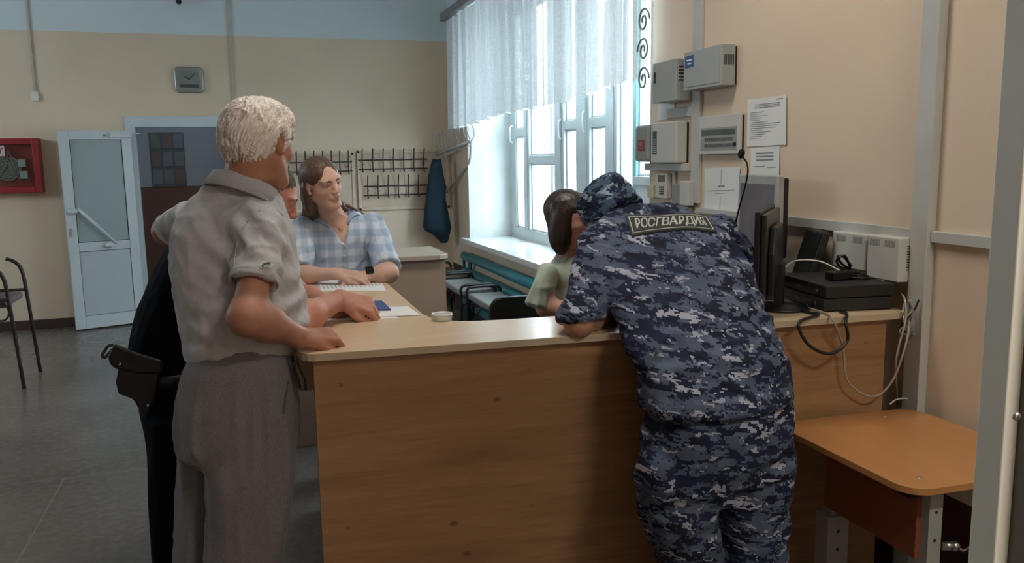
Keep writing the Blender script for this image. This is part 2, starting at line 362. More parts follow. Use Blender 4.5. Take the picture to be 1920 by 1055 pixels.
for y1, y0 in ((5.56, 5.32), (5.26, 4.28)):
    z0 = .87 if y1 > 5.3 else 1.42
    if z0 > 1: MB().box((XF - .01, y0, .87), (XF + .06, y1, 1.42)).box((XF - .03, y0, 1.36), (XF, y1, 1.42)).box((XF - .02, y0, 1.1), (XF - .008, y1, 1.13)).build('lower_board', M_wf, win, bevel=.004)
    sash(y0, y1, z0, FZT - .08)
for y, z in ((8.0, 1.80), (6.66, 1.80), (6.13, 1.84)):
    MB().tube(spline([(XF - .02, y, z + .07), (XF - .045, y, z + .05), (XF - .045, y, z - .07), (XF - .02, y, z - .09)], 5), .009, 10).build('handle', M_white, win)
# outer frame of the double window
b = MB()
for y in (WY1 - .1, 7.2, 6.5, 5.7, 5.0, WY0 + .02): b.box((XO - .03, y, .76), (XO, y + .08, WZ1))
b.box((XO - .03, WY0, .74), (XO, WY1, .84)).box((XO - .03, WY0, WZ1 - .08), (XO, WY1, WZ1)).build('outer_frame', M_wf, win)
# curtain-pale blinds between the frames of the narrow lights
# sill
sb = MB().prism([(W - .07, WY0 - .06), (XF + .005, WY0 - .0), (XF + .005, WY1), (W + .0, WY1 + .0), (W - .05, WY1 + .07), (W - .085, WY1 + .05)], WZ0 - .02, WZ0 + .03)
o = sb.build('window_sill', M_sill, win, bevel=.006)
# ---- outside: pale brick building across the yard
n = N('white_brick'); br = n.n('ShaderNodeTexBrick'); br.inputs['Scale'].default_value = 1; br.inputs['Brick Width'].default_value = .52; br.inputs['Row Height'].default_value = .17; br.inputs['Mortar Size'].default_value = .014
br.inputs['Color1'].default_value = (.80, .78, .74, 1); br.inputs['Color2'].default_value = (.74, .72, .68, 1); br.inputs['Mortar'].default_value = (.50, .50, .48, 1)
tc = n.n('ShaderNodeTexCoord'); sx = n.n('ShaderNodeSeparateXYZ'); cb = n.n('ShaderNodeCombineXYZ'); n.l(tc.outputs['Object'], sx.inputs[0]); n.l(sx.outputs[1], cb.inputs[0]); n.l(sx.outputs[2], cb.inputs[1]); n.l(cb.outputs[0], br.inputs['Vector'])
n.l(br.outputs[0], n.b.inputs['Base Color']); n.b.inputs['Roughness'].default_value = .9; M_brick = n.m
hb = empty('neighbouring_building', (7.5, 12, 0), label='white brick building seen through the big window', cat='building')
MB().box((0, -9, -1), (1, 12, 4.6)).build('brick_wall', M_brick, hb)
for y in (-3.5, 0, 4): MB().box((-.03, y, .9), (.02, y + 1.2, 2.6)).build('window', mat('far_window_dark', (.25, .3, .32), .2), hb)
struct(MB().box((XO, -12, -1.05), (30, 40, -1.0)).build('ground', mat('yard_asphalt', (.30, .31, .30), .9)))
# ================================================================== ON THE BACK WALL
def conduit(x, y0px, y1px, label, cap):
    a, bq = atY(x[0], y0px, D - .012), atY(x[1], y1px, D - .012)
    o = empty('cable_conduit', (float(bq[0]), D - .012, float(bq[2])), label=label, cat='conduit', group=None)
    MB().box((-.011, -.008, 0), (.011, .0125, ZC - bq[2])).build('trunking', mat('conduit_cream', (.50, .46, .40), .5), o, bevel=.003)
    if cap: MB().box((-.035, -.022, -.06), (.028, .0122, .025)).build('junction_cap', mat('cap_white', (.72, .70, .64), .4), o, bevel=.006)
conduit((43, 66), 0, 177, 'cream cable conduit ending in a small white cap above the red cabinet', True)
conduit((424, 440), 0, 215, 'cream cable conduit on the back wall between clock and white-haired man', False)
# clock
c0 = (atY(355, 150, D)); ck = empty('wall_clock', (float(c0[0]), D, float(c0[2])), label='square silver wall clock with rounded corners and a grey dial on the back wall', cat='clock')
fm = frame_M((0, 0, 0), (1, 0, 0), (0, 0, 1), (0, -1, 0))
MB().prism(rrect(-.135, -.125, .135, .125, .05), .0, .04, fm).build('case', mat('silver_plastic', (.34, .37, .37), .25, .6), ck, bevel=.014, seg=3)
MB().prism(rrect(-.095, -.085, .095, .085, .02), .036, .043, fm).build('dial', mat('grey_dial', (.20, .23, .225), .35), ck)
MB().prism(rrect(-.085, -.075, .085, -.045, .008), .043, .045, fm).build('lower_dial_strip', mat('dial_strip', (.07, .075, .08), .3), ck)
MB().box((-.004, -.052, 0), (.004, -.045, .045), Matrix.Rotation(-.9, 4, 'Y')).build('hour_hand', M_slot, ck)
MB().box((-.003, -.053, 0), (.003, -.046, .075), Matrix.Rotation(.75, 4, 'Y')).build('minute_hand', M_slot, ck)
# small camera up the wall
c0 = atY(335, 3, D - .09); kc = empty('security_camera', (float(c0[0]), D - .09, float(c0[2])), label='small dark dome camera high on the pale blue part of the back wall', cat='camera')
MB().ball((0, 0, 0), (.026, .026, .026)).build('lens', M_slot, kc)
MB().lathe([(.0, .10), (.05, .10), (.055, .03), (.03, .0), (0, .0)], (0, 0, .015)).box((-.12, .02, .08), (.03, .09, .13)).build('housing', mat('camera_housing', (.13, .14, .14), .4), kc)
# fire hose cabinet
x1, x0 = float(atY(81, 310, D)[0]), float(atY(81, 310, D)[0]) - .62; z1, z0 = 1.81, 1.31
fc = empty('fire_hose_cabinet', ((x0 + x1) / 2, D, z0), label='red fire hose cabinet with a glazed front on the back wall', cat='fire cabinet'); hw = (x1 - x0) / 2; hh = z1 - z0
M_red = mat('red_enamel', (.30, .025, .032), .35, var=.04); t = .055
b = MB().box((-hw, -.13, 0), (-hw + t, 0, hh)).box((hw - t, -.13, 0), (hw, 0, hh)).box((-hw + t, -.13, 0), (hw - t, 0, t)).box((-hw + t, -.13, hh - t), (hw - t, 0, hh)).box((-hw + t, -.02, t), (hw - t, -.0, hh - t))
b.build('case', M_red, fc, bevel=.006)
ps = [(.12 * (k / 60) * math.cos(k * .55) + .02, -.07, hh * .45 + .12 * (k / 60) * math.sin(k * .55)) for k in range(4, 60)]
MB().tube(ps, .012, 8).tube([(.05, -.08, hh - .1), (.02, -.08, .25), (-.08, -.08, .1)], .009, 8).tube([(.05, -.08, hh - .1), (.12, -.08, .12)], .009, 8).build('hose', mat('grey_hose', (.20, .19, .18), .7), fc)
MB().box((.13, -.09, .13), (.19, -.05, .20)).build('valve', M_grey, fc); MB().box((.12, -.09, .24), (.18, -.05, .31)).build('nozzle', M_grey, fc)
MB().box((-hw + t, -.118, t), (hw - t, -.114, hh - t)).build('glass_front', M_glass, fc)
MB().box((-.08, -.124, hh - .16), (.03, -.118, hh - .065)).build('sticker', mat('sticker_white', (.60, .50, .50), .5), fc)
MB().box((-.065, -.126, hh - .145), (-.03, -.1235, hh - .08)).tube([(-.01, -.125, hh - .14), (.0, -.125, hh - .10), (.015, -.125, hh - .09)], .005, 6).build('sticker_symbol', mat('sticker_red', (.5, .05, .06), .5), fc)
# hook boards
M_board = mat('beige_hook_board', (.55, .42, .32), .5, var=.04)
M_hook = mat('dark_hook_iron', (.03, .022, .018), .5)
def hook_board(x0, x1, z0, z1, racks, label):
    o = empty('coat_hook_board', ((x0 + x1) / 2, D, (z0 + z1) / 2), label=label, cat='hook board', group='hook boards on the back wall')
    cx, cz = (x0 + x1) / 2, (z0 + z1) / 2
    b = MB().box((x0 - cx, -.02, z0 - cz), (x1 - cx, 0, z1 - cz)); b.build('board', M_board, o, bevel=.006)
    b = MB()
    for a in ((x0 - cx, x0 - cx + .03, z0 - cz, z1 - cz), (x1 - cx - .03, x1 - cx, z0 - cz, z1 - cz), (x0 - cx, x1 - cx, z0 - cz, z0 - cz + .03), (x0 - cx, x1 - cx, z1 - cz - .03, z1 - cz)): b.box((a[0], -.032, a[2]), (a[1], -.02, a[3]))
    b.build('edge_strip', mat('board_edge', (.60, .47, .36), .45), o, bevel=.004)
    for (ra, rb, zt, n_, off) in racks:
        r = MB().cyl((ra - cx, -.05, zt - cz), (rb - cx, -.05, zt - cz), .006, n=8).cyl((ra - cx, -.05, zt - .095 - cz), (rb - cx, -.05, zt - .095 - cz), .006, n=8)
        for q in (ra + .05, rb - .05): r.box((q - cx - .006, -.05, zt - .05 - cz), (q - cx + .006, -.018, zt - .04 - cz))
        rr = r.build('hook_rail', M_hook, o)
        for k in range(n_):
            hx_ = ra + off + (rb - ra - 2 * off) * k / (n_ - 1) - cx
            MB().tube([(hx_, -.10, zt + .115 - cz), (hx_, -.085, zt + .09 - cz), (hx_, -.058, zt - cz), (hx_, -.056, zt - .10 - cz), (hx_, -.075, zt - .125 - cz), (hx_, -.09, zt - .115 - cz)], .0065, 8).build('hook', M_hook, rr)
hook_board(1.145, 2.13, 1.03, 1.66, [(1.155, 1.89, 1.56, 7, .04), (1.20, 1.93, 1.285, 7, .04)], 'beige hook board with two rails of dark iron hooks beside the blue jacket')
hook_board(.36, 1.115, 1.03, 1.64, [(.40, 1.09, 1.545, 8, .04)], 'beige hook board with one visible hook rail, directly behind the woman in the plaid shirt')
# coat rack bracket in the corner
A, B = atY(820, 289, 8.78), atY(884, 264, 8.10)
cr = empty('corner_coat_rack', tuple(map(float, A)), label='pale metal coat rack of bent wire hooks in the corner by the window', cat='coat rack')
M_wire = mat('pale_metal_tube', (.42, .42, .42), .35, .3)
R_ = lambda p: tuple(np.array(p, float) - A)
MB().tube([R_(A), R_(B)], .017, 12).build('rail', M_wire, cr)
for k in range(10):
    t = .04 + .93 * k / 9; p = A + (B - A) * t
    sd = np.array([-.05, -.02, 0])
    MB().tube([R_(p + np.array((-.02, -.02, -.05))), R_(p + np.array((.02, -.02, -.02))), R_(p + (0, 0, .02)), R_(p + (-.03, 0, .09)), R_(p + (-.035, 0, .19)), R_(p + (-.03, 0, .2))], .0075, 8).build('hook', M_wire, cr)
MB().tube(spline([R_(B), R_(atY(881, 300, 8.14)), R_(atY(872, 316, 8.25)), R_(atY(838, 361, 8.84))], 5), .012, 10).tube(spline([R_(B), R_(B + (.03, 0, .05)), R_(B + (.02, 0, .14)), R_(B + (-.03, 0, .16))], 5), .009, 8).build('brace', M_wire, cr)
# jacket
jk = [(298, 811, 827), (310, 807, 829), (335, 803, 833), (350, 801, 837), (370, 799, 835), (400, 795, 841), (425, 793, 846), (432, 797, 845), (440, 812, 843), (450, 822, 841), (455, 826, 838)]
b = MB(); rings = []
for (y, xa, xb) in jk:
    P, Q = atY(xa, y, 8.66), atY(xb, y, 8.60); m_ = (P + Q) / 2; hwid = np.linalg.norm(Q - P) / 2; ring = []
    for i in range(20):
        a = 2 * math.pi * i / 20; w_ = 1 + .07 * math.sin(5 * a + y * .02)
        q = m_ + (Q - P) / 2 * math.cos(a) + np.array((0, 1, 0)) * math.sin(a) * min(.10, hwid * .6) * w_
        ring.append(tuple(q))
    rings.append(ring)
b.rings(rings[::-1]); o = b.build('jacket', mat('dark_teal_blue_cloth', (.006, .028, .048), .85), origin=atY(815, 300, 8.64)); tag(o, 'dark blue jacket hanging from the corner coat rack', 'jacket')
# ---- curtain rail and lace curtain
z_r = 2.98; cr_ = empty('curtain_rail', (W - .12, 6.3, z_r), label='grey curtain rail box above the big window', cat='curtain rail')
MB().box((-.04, -2.35, -.035), (.02, 2.27, .04)).build('cover', mat('grey_rail', (.24, .24, .25), .5), cr_, bevel=.004)
for y in (-1.9, 0, 1.9): MB().box((.02, y, -.02), (.1195, y + .03, .02)).build('bracket', M_steel, cr_)
CY0, CY1 = 4.42, 8.47
def lace(name, scroll):
    n = N(name); n.t.nodes.remove(n.b)
    tc = n.n('ShaderNodeTexCoord'); mp = n.n('ShaderNodeMapping'); n.l(tc.outputs['UV'], mp.inputs[0]); mp.inputs['Scale'].default_value = (26, 26, 1)
    f1 = n.noise(mp.outputs[0], 1.1, 4, .7, 2.5); vo = n.n('ShaderNodeTexVoronoi', feature='DISTANCE_TO_EDGE'); vo.inputs['Scale'].default_value = 1.6; n.l(mp.outputs[0], vo.inputs['Vector'])
    pat = n.math('MULTIPLY_ADD', n.ramp(f1, [(.42, 0.0), (.56, 1.0)]), .30, n.ramp(vo.outputs[0], [(.03, .25), (.12, 0.0)])) if False else n.math('ADD', n.ramp(f1, [(.42, 0.0), (.56, .32)]), n.ramp(vo.outputs[0], [(.03, .22), (.12, 0.0)]))
    al = n.math('ADD', n.math('MULTIPLY', pat, .28 if not scroll else .5), .815 if not scroll else .45)
    tl = n.n('ShaderNodeBsdfTranslucent'); tl.inputs[0].default_value = (.88, .93, .97, 1); df = n.n('ShaderNodeBsdfDiffuse'); df.inputs[0].default_value = (.86, .90, .94, 1)
    m1 = n.n('ShaderNodeMixShader'); m1.inputs[0].default_value = .90; n.l(tl.outputs[0], m1.inputs[1]); n.l(df.outputs[0], m1.inputs[2])
    tr = n.n('ShaderNodeBsdfTransparent'); m2 = n.n('ShaderNodeMixShader'); n.l(al, m2.inputs[0]); n.l(tr.outputs[0], m2.inputs[1]); n.l(m1.outputs[0], m2.inputs[2]); n.l(m2.outputs[0], n.out.inputs[0])
    return n.m
M_lace = lace('white_lace', False); M_border = lace('lace_border', True)
cx_ = W - .10
cu = empty('lace_curtain', (cx_, 6.4, 1.9), label='white lace curtain hanging over the upper half of the big window', cat='curtain')
def cfold(y): return max(.12, min(1, (y - 4.18) / .25)) * _cf(y)
def _cf(y): return .022 * math.sin(y * 23 + 2 * math.sin(y * 3)) + .012 * math.sin(y * 57 + 3 * math.sin(y * 5.3)) + .006 * math.sin(y * 113)
def cbot(y): return 1.945 - .022 * (y - 4.4) + .012 * math.sin((y - 6.0) * 2.5) + .012 * abs(math.sin(y * 26))
def uvgrid(y0, y1, nu, nv, m, name, zt=2.935):
    b = MB().grid(lambda u, v: (cfold(y0 + (y1 - y0) * u) * (1.25 - .5 * v), (y0 + (y1 - y0) * u) - 6.4, (cbot(y0 + (y1 - y0) * u) * (1 - v) + zt * v) - 1.9), nu, nv)
    o = b.build(name, m, cu); uv = o.data.uv_layers.new(name='UVMap')
    for lp in o.data.loops:
        p = o.data.vertices[lp.vertex_index].co; uv.data[lp.index].uv = (p.y, p.z)
    return o
uvgrid(4.18, CY1, 440, 12, M_lace, 'lace_panel')
uvgrid(3.99, 4.18, 30, 12, M_border, 'lace_border')
b = MB()
for k in range(7):      # scroll motif of the border
    zc = 2.86 - k * .15; yc = 4.085; s2 = 1 if k % 2 else -1; r_ = []
    for i in range(34):
        a = i * .30; q = .072 * (1 - i / 40); y = yc + s2 * q * math.cos(a); z = zc + q * math.sin(a) * .95; r_.append((cfold(y) * (1.25 - .5 * (z - cbot(y)) / (2.935 - cbot(y))) - .009, y - 6.4, z - 1.9))
    b.tube(r_, .0050, 6)
b.build('scroll_embroidery', mat('embroidery_grey', (.26, .29, .31), .8), cu)
# ---- pipe radiator
rd = empty('pipe_radiator', (2.09, 7.0, .2), label='teal painted radiator of four thick pipes under the window sill', cat='radiator')
for z, r in ((.385, .045), (.225, .045), (.065, .045), (-.09, .045)):
    MB().cyl((-.0, 1.13, z), (-.0, -1.9, z), r, n=24).ball((0, 1.13, z), (r, .03, r)).build('pipe', M_teal, rd)
MB().tube([(.02, 1.0, .40), (.02, 1.0, -.12)], .022, 12).build('riser', M_teal, rd); MB().tube([(0, 1.10, .39), (0, 1.16, .36), (0, 1.16, -.19)], .016, 10).build('feed_pipe', M_teal, rd); MB().tube([(.02, -1.6, .40), (.02, -1.6, -.12)], .022, 12).build('riser', M_teal, rd)
MB().box((-.03, .98, -.2), (.05, 1.02, -.13)).build('foot', M_teal, rd); MB().box((-.03, -1.5, -.2), (.05, -1.46, -.13)).build('foot', M_teal, rd)
# ---- benches
M_seat = [mat('dark_brown_seat', (.075, .058, .05), .45), mat('grey_vinyl_seat', (.20, .205, .20), .4), mat('grey_vinyl_seat_b', (.19, .19, .185), .4)]
def bench(x0, x1, y0, y1, z, m, label):
    o = empty('bench', ((x0 + x1) / 2, (y0 + y1) / 2, 0), label=label, cat='bench', group='low benches along the window wall'); hx_, hy_ = (x1 - x0) / 2, (y1 - y0) / 2
    MB().box((-hx_, -hy_ + .03, z - .05), (hx_, hy_ - .03, z)).build('seat', m, o, bevel=.015, seg=3)
    for s in (-1, 1):
        y = s * hy_
        MB().tube([(-hx_ + .0, y, 0.0)] + [tuple(q) for q in spline([(-hx_, y, z - .02), (-hx_, y, z + .02), (-hx_ + .05, y, z + .045), (hx_ - .05, y, z + .045), (hx_, y, z + .02), (hx_, y, z - .02)], 5)] + [(hx_, y, 0.0)], .0125, 12).build('end_loop', M_tubeblk, o)
        MB().tube([(-hx_, y, z - .12), (hx_, y, z - .12)], .009, 8).build('cross_bar', M_tubeblk, o)
    MB().tube([(-hx_ + .03, -hy_, z - .06), (-hx_ + .03, hy_, z - .06)], .01, 8).tube([(hx_ - .03, -hy_, z - .06), (hx_ - .03, hy_, z - .06)], .01, 8).tube([(-hx_, hy_ - .03, z - .3), (-hx_ + .03, hy_ - .35, z - .06)], .007, 8).build('seat_rail', M_tubeblk, o)
bench(1.70, 2.00, 7.62, 8.38, .45, M_seat[0], 'dark brown topped bench, farthest of the row under the window')
bench(1.70, 2.00, 6.76, 7.50, .45, M_seat[1], 'light grey topped bench in the middle of the row under the window')
bench(1.72, 2.01, 5.88, 6.64, .45, M_seat[2], 'grey topped bench nearest the seated woman')
# ---- chair at the left edge
ch = empty('armchair', (-2.0, 6.5, 0), label='dark tubular metal chair cut off by the left edge of the photo', cat='chair')
M_ct = mat('dark_brown_tube', (.035, .022, .02), .4)
P = [atY(-26, 500, 6.5), atY(-8, 506, 6.5), atY(6, 522, 6.5), atY(16, 562, 6.5), atY(36, 637, 6.5)]
P[-1][2] = .0
o_ = np.array((-2.0, 6.5, 0))
for dy in (0, .5):
    MB().tube(spline([p - o_ + (0, dy, 0) for p in P], 6), .013, 10).tube(spline([p * np.array((1, 1, 1)) for p in (P[3] - o_ + (0, dy, 0), P[3] - o_ + (-.35, dy, .0), P[3] - o_ + (-.62, dy, -.02))], 4), .012, 8).build('side_frame', M_ct, ch)
    MB().tube([tuple(P[0] - o_ + (-.5, dy, .12)), tuple(P[0] - o_ + (-.45, dy, -.35)), (-.55, dy, 0)], .013, 10).build('rear_leg', M_ct, ch)
c3 = P[3] - o_
MB().tube([tuple(c3 + (-.055 + .05 * math.cos(a), 0, -.085 + .06 * math.sin(a))) for a in np.linspace(0, 6.28, 20)], .007, 8).build('scroll', M_ct, ch)
MB().box((c3[0] - .62, .01, c3[2] - .06), (c3[0] - .02, .49, c3[2] - .01)).build('seat', mat('faded_mauve_seat', (.22, .16, .17), .8), ch, bevel=.02, seg=3)
MB().box((c3[0] - .64, .01, c3[2] + .1), (c3[0] - .58, .49, c3[2] + .48)).build('backrest', mat('faded_mauve_back', (.22, .16, .17), .8), ch, bevel=.02, seg=3)

tl_ = empty('added_tube_lamp', (1.5, -.5, 3.3), label='white tube lamp on the ceiling of the photographer\'s vestibule, out of view', cat='lamp')
MB().box((-.45, -.09, 0), (.45, .09, .1995)).build('housing', M_white, tl_, bevel=.01)

tl_ = empty('added_ceiling_lamp', (.75, 2.75, 3.41), label='white ceiling lamp added above the reception counter to brighten it, out of view', cat='lamp')
MB().box((-.66, -.33, 0), (.66, .33, .0895)).build('housing', M_white, tl_, bevel=.01)

tl_ = empty('added_corridor_lamp', (-.6, 9.7, 2.56), label='small white lamp added on the corridor ceiling to brighten it, out of view', cat='lamp')
MB().box((-.27, -.12, 0), (.27, .12, .0395)).build('housing', M_white, tl_, bevel=.005)
# ================================================================== COUNTER
M_top = wood('counter_top_laminate', (.60, .44, .29), (.68, .53, .37), .22, 'X', .6)
M_edge = mat('counter_edge_band', (.50, .40, .29), .45, var=.03)
M_front = wood('counter_front_laminate', (.185, .09, .04), (.43, .245, .125), .42, 'X', .55, knots=True)
M_side = wood('wing_panel_laminate', (.44, .33, .23), (.50, .38, .27), .45, 'X', .8)
ct = empty('reception_counter', (1.1, 2.4, 0), label='long wooden reception counter with a pale top and an inner wing running to the left', cat='counter')
P_ = lambda pts: [(x - 1.1, y - 2.4) for x, y in pts]
outer = [(.114, 2.44), (.115, 2.40), (.118, 2.365), (.126, 2.34), (.14, 2.322), (.16, 2.311)]
outer += [(1.054, 2.252), (2.04, 2.194)]
outer += [(2.04 + .055 * math.sin(a), 2.249 - .055 * math.cos(a)) for a in np.linspace(.2, HP, 6)] + [(2.095, 2.55)]
inner = [(1.4, 2.565), (1.0, 2.575), (.78, 2.588), (.70, 2.60), (.645, 2.62), (.60, 2.66), (.575, 2.71), (.563, 2.79), (.563, 3.0), (.568, 3.76), (.112, 3.78)]
poly = outer + inner
b = MB(); b.prism(P_(poly), K - .022, K - .0006); b.build('edge_band', M_edge, ct, bevel=.002)
ins = MB(); ins.prism(P_(poly), K - .0008, K); ins.build('counter_top', M_top, ct)
th = math.atan2(2.194 - 2.311, 2.04 - .16)
MB().prism(P_([(.155, 2.335), (2.02, 2.218), (2.02, 2.236), (.155, 2.353)]), 0, K - .022).build('front_panel', M_front, ct, bevel=.001)
b = MB()
for t in (.02, .33, .66, .98):
    for z in (.93, .5, .06):
        x = .155 + 1.865 * (.02 + .96 * t); y = 2.335 - .117 * (.02 + .96 * t); b.cyl((x - 1.1, y - 2.4 + .001, z), (x - 1.1, y - 2.4 - .0012, z), .006, n=12)
b.build('screw_cap', mat('brown_cap', (.22, .11, .05), .4), ct); ct.children[-1]['kind'] = 'stuff'
MB().prism(P_([(2.0, 2.237), (2.02, 2.237), (2.02, 2.53), (2.0, 2.53)]), 0, K - .022).build('end_panel', M_side, ct)
MB().prism(P_([(.30, 2.36), (.318, 2.36), (.318, 3.70), (.30, 3.70)]), 0, K - .022).build('wing_panel', M_side, ct)
MB().prism(P_([(.13, 3.70), (.55, 3.70), (.55, 3.718), (.13, 3.718)]), .55, K - .022).build('wing_end_panel', M_side, ct)
# second counter behind the woman
M_grtop = mat('grey_beige_laminate_top', (.50, .44, .37), .3, var=.02)
M_grwood = wood('grey_beige_wood', (.40, .31, .25), (.46, .36, .29), .5, 'X', .8)
c2 = empty('side_counter', (.62, 4.75, 0), label='pale taupe wooden side counter standing behind the woman in the plaid shirt', cat='counter')
MB().prism([(-.52, -.235), (.40, -.235), (.455, -.19), (.455, .25), (-.52, .25)], K - .028, K).build('counter_top', M_grtop, c2, bevel=.004)
MB().box((-.48, -.19, 0), (.44, -.172, K - .028)).build('front_panel', M_grwood, c2)
MB().box((.422, -.172, 0), (.44, .22, K - .028)).build('end_panel', M_grwood, c2)
MB().box((-.48, -.172, 0), (-.462, .22, K - .028)).build('end_panel', M_grwood, c2)
# cabinet behind the right end of the counter
cb = empty('dark_cabinet', (1.95, 2.92, 0), label='dark brown cabinet behind the counter carrying the monitors, against the right wall', cat='cabinet')
M_dkb = mat('dark_brown_laminate', (.045, .022, .018), .45, var=.1)
MB().box((-.30, -.33, .06), (.195, .38, .93)).build('body', M_dkb, cb); MB().box((-.28, -.31, 0), (.19, .36, .06)).build('plinth', M_black, cb); MB().box((-.32, -.345, .93), (.2, .40, .955)).build('top', M_dkb, cb, bevel=.003)
for y0, y1 in ((-.325, .02), (.03, .375)):
    d_ = MB().box((-.318, y0, .07), (-.3005, y1, .92)).build('door', M_dkb, cb, bevel=.002)
    MB().tube([(-.318, (y0 + y1) / 2 - .05, .75), (-.335, (y0 + y1) / 2 - .05, .76), (-.335, (y0 + y1) / 2 - .05, .86), (-.318, (y0 + y1) / 2 - .05, .87)], .005, 8).build('handle', M_steel, d_)
# ================================================================== DESK IN THE FOREGROUND
M_desk = wood('orange_beech_laminate', (.42, .185, .065), (.50, .235, .09), .30, 'Y', .5)
M_apron = wood('red_brown_panel', (.22, .06, .028), (.27, .08, .035), .4, 'Y', .5)
M_leg = mat('grey_desk_steel', (.35, .345, .33), .45, var=.05)
dk = empty('school_desk', (1.845, 1.872, 0), label='small orange wood desk with grey adjustable steel legs by the right wall', cat='desk')
dp = rrect(-.265, -.265, .268, .325, .07, 8); dp = [(x + .02 * (y < -.2) * (1 if x > 0 else 0), y - .03 * (x - 0)) for x, y in dp]
MB().prism(dp, .68, .70).build('desk_top', M_desk, dk, bevel=.002)
b = MB()
for x, y in ((-.18, -.19), (-.14, .27), (.12, .27), (.15, -.19)): b.lathe([(0, .7012), (.006, .7012), (.0075, .6995)], (x, y, 0), n=12)
b.build('screw_head', M_steel, dk); dk.children[-1]['kind'] = 'stuff'
MB().box((-.165, -.175, .46), (-.149, .20, .67)).build('modesty_panel', M_apron, dk, bevel=.001)
for s, y in ((0, -.185), (1, .20)):
    lg = MB().box((-.20, y - .012, .655), (.20, y + .028, .68)).box((-.15, y - .018, .36), (-.105, y + .022, .655)).build('leg_upper', M_leg, dk, bevel=.002)
    MB().box((-.168, y - .028, .03), (-.088, y + .032, .43)).build('leg_lower', M_leg, dk, bevel=.003)
    MB().box((-.22, y - .02, 0), (.22, y + .02, .03)).build('foot', M_leg, dk, bevel=.004)
    b = MB()
    for z in (.60, .52): b.cyl((-.1275, y - .0185, z), (-.1275, y - .0175, z), .005, n=10)
    for z in (.38, .32, .26, .2): b.cyl((-.128, y - .0285, z), (-.128, y - .0275, z), .006, n=10)
    b.build('adjustment_holes', M_slot, dk)
MB().cyl((-.10, -.20, .50), (-.07, -.215, .50), .012).ball((-.07, -.215, .50), .014).tube([(-.07, -.215, .50), (-.045, -.22, .485), (-.02, -.22, .49)], .004, 8).build('bag_hook', M_steel, dk)
MB().box((-.225, -.21, .655), (-.19, -.15, .678)).build('bracket', M_black, dk)
# ================================================================== RIGHT WALL: trunking and cabinets
def trunk(i, lo, hi):
    o = MB().box(lo, hi).build('trim_%d' % i, M_trunk, bevel=.003); struct(o); return o
trunk(2, (W - .035, 2.172, .02), (W, 2.245, ZC - .02))
trunk(3, (W - .02, 3.655, 1.32), (W, 3.735, ZC - .02))
trunk(4, (W - .022, 2.245, 1.262), (W, 3.30, 1.302))
trunk(5, (W - .022, .82, 1.262), (W, 2.172, 1.30))
trunk(6, (W - .03, 3.30, 1.275), (W, 3.655, 1.30))
trunk(7, (W - .03, 3.735, 1.275), (W, 4.15, 1.30))
trunk(8, (W - .04, 3.735, 1.478), (W - .0, 4.20, 1.518))
trunk(9, (W - .015, 3.90, 1.30), (W, 3.93, 1.478))
trunk(10, (W - .015, 3.735, 1.75), (W, 4.0, 1.80))
M_w2 = mat('warm_white_plastic', (.56, .555, .53), .4, var=.02)
def wallbox(name, y0, y1, z0, z1, dep, m, label, cat='electrical box', bev=.004):
    o = empty(name, (W, (y0 + y1) / 2, z0), label=label, cat=cat); hy = (y1 - y0) / 2
    MB().box((-dep, -hy, 0), (-.012, hy, z1 - z0)).build('case', m, o, bevel=bev); MB().box((-.012, -hy + .008, .008), (-.0, hy - .008, z1 - z0 - .008)).build('back_plate', M_slot, o)
    return o, hy, z1 - z0
o, hy, h = wallbox('alarm_cabinet', 3.36, 3.70, 1.868, 2.05, .085, M_grey, 'large pale grey wall cabinet with a blue sticker in its corner and side vents')
MB().box((-.0875, -hy + .012, .015), (-.085, hy - .012, h - .01)).build('door', M_grey, o, bevel=.001)
MB().box((-.089, hy - .10, h - .075), (-.0874, hy - .02, h - .02)).build('blue_sticker', mat('blue_sticker', (.05, .11, .30), .5), o)
b = MB().box((-.0895, hy - .085, h - .045), (-.0888, hy - .035, h - .038)).box((-.0895, hy - .085, h - .06), (-.0888, hy - .045, h - .055)); b.build('sticker_writing', M_paper, o)
b = MB()
for i in range(6): b.box((-.07 + i * .009, -hy - .0008, h - .09), (-.066 + i * .009, -hy + .001, h - .045))
b.build('vent_slots', M_slot, o)
o, hy, h = wallbox('alarm_cabinet', 3.745, 4.00, 1.828, 2.03, .10, M_grey, 'pale grey wall cabinet with rows of side vents, nearest the window')
MB().box((-.1015, hy - .04, .10), (-.0998, hy - .02, .155)).build('lock_slot', M_slot, o)
b = MB()
for i in range(5):
    for q in (0, 1): b.box((-.085 + q * .042, -hy - .0008, .095 + i * .016), (-.055 + q * .042 - q * .004, -hy + .001, .102 + i * .016))
b.build('vent_slots', M_slot, o)
o, hy, h = wallbox('control_unit', 4.07, 4.24, 1.525, 1.725, .085, M_grey2, 'rounded grey wall panel with a small red square, touching the window edge', bev=.022)
MB().box((-.088, -.045, .06), (-.0848, .03, .12)).build('red_square', mat('dull_red_label', (.28, .06, .07), .5), o); MB().box((-.0886, -.03, .072), (-.0879, .018, .078)).box((-.0886, -.02, .088), (-.0879, .01, .108)).build('label_mark', mat('dull_red_light', (.42, .16, .16), .5), o)
o, hy, h = wallbox('control_unit', 3.78, 4.06, 1.52, 1.73, .075, M_w2, 'white wall panel with a narrow dark keypad strip', bev=.008)
MB().box((-.0765, .07, .045), (-.0748, .115, .165)).build('keypad', mat('keypad_blue_grey', (.07, .09, .13), .35), o)
b = MB()
for i in range(7):
    for j in range(2): b.box((-.0778, .078 + j * .018, .052 + i * .011), (-.0762, .088 + j * .018, .058 + i * .011))
b.build('key', M_w2, o); o.children[-1]['kind'] = 'stuff'
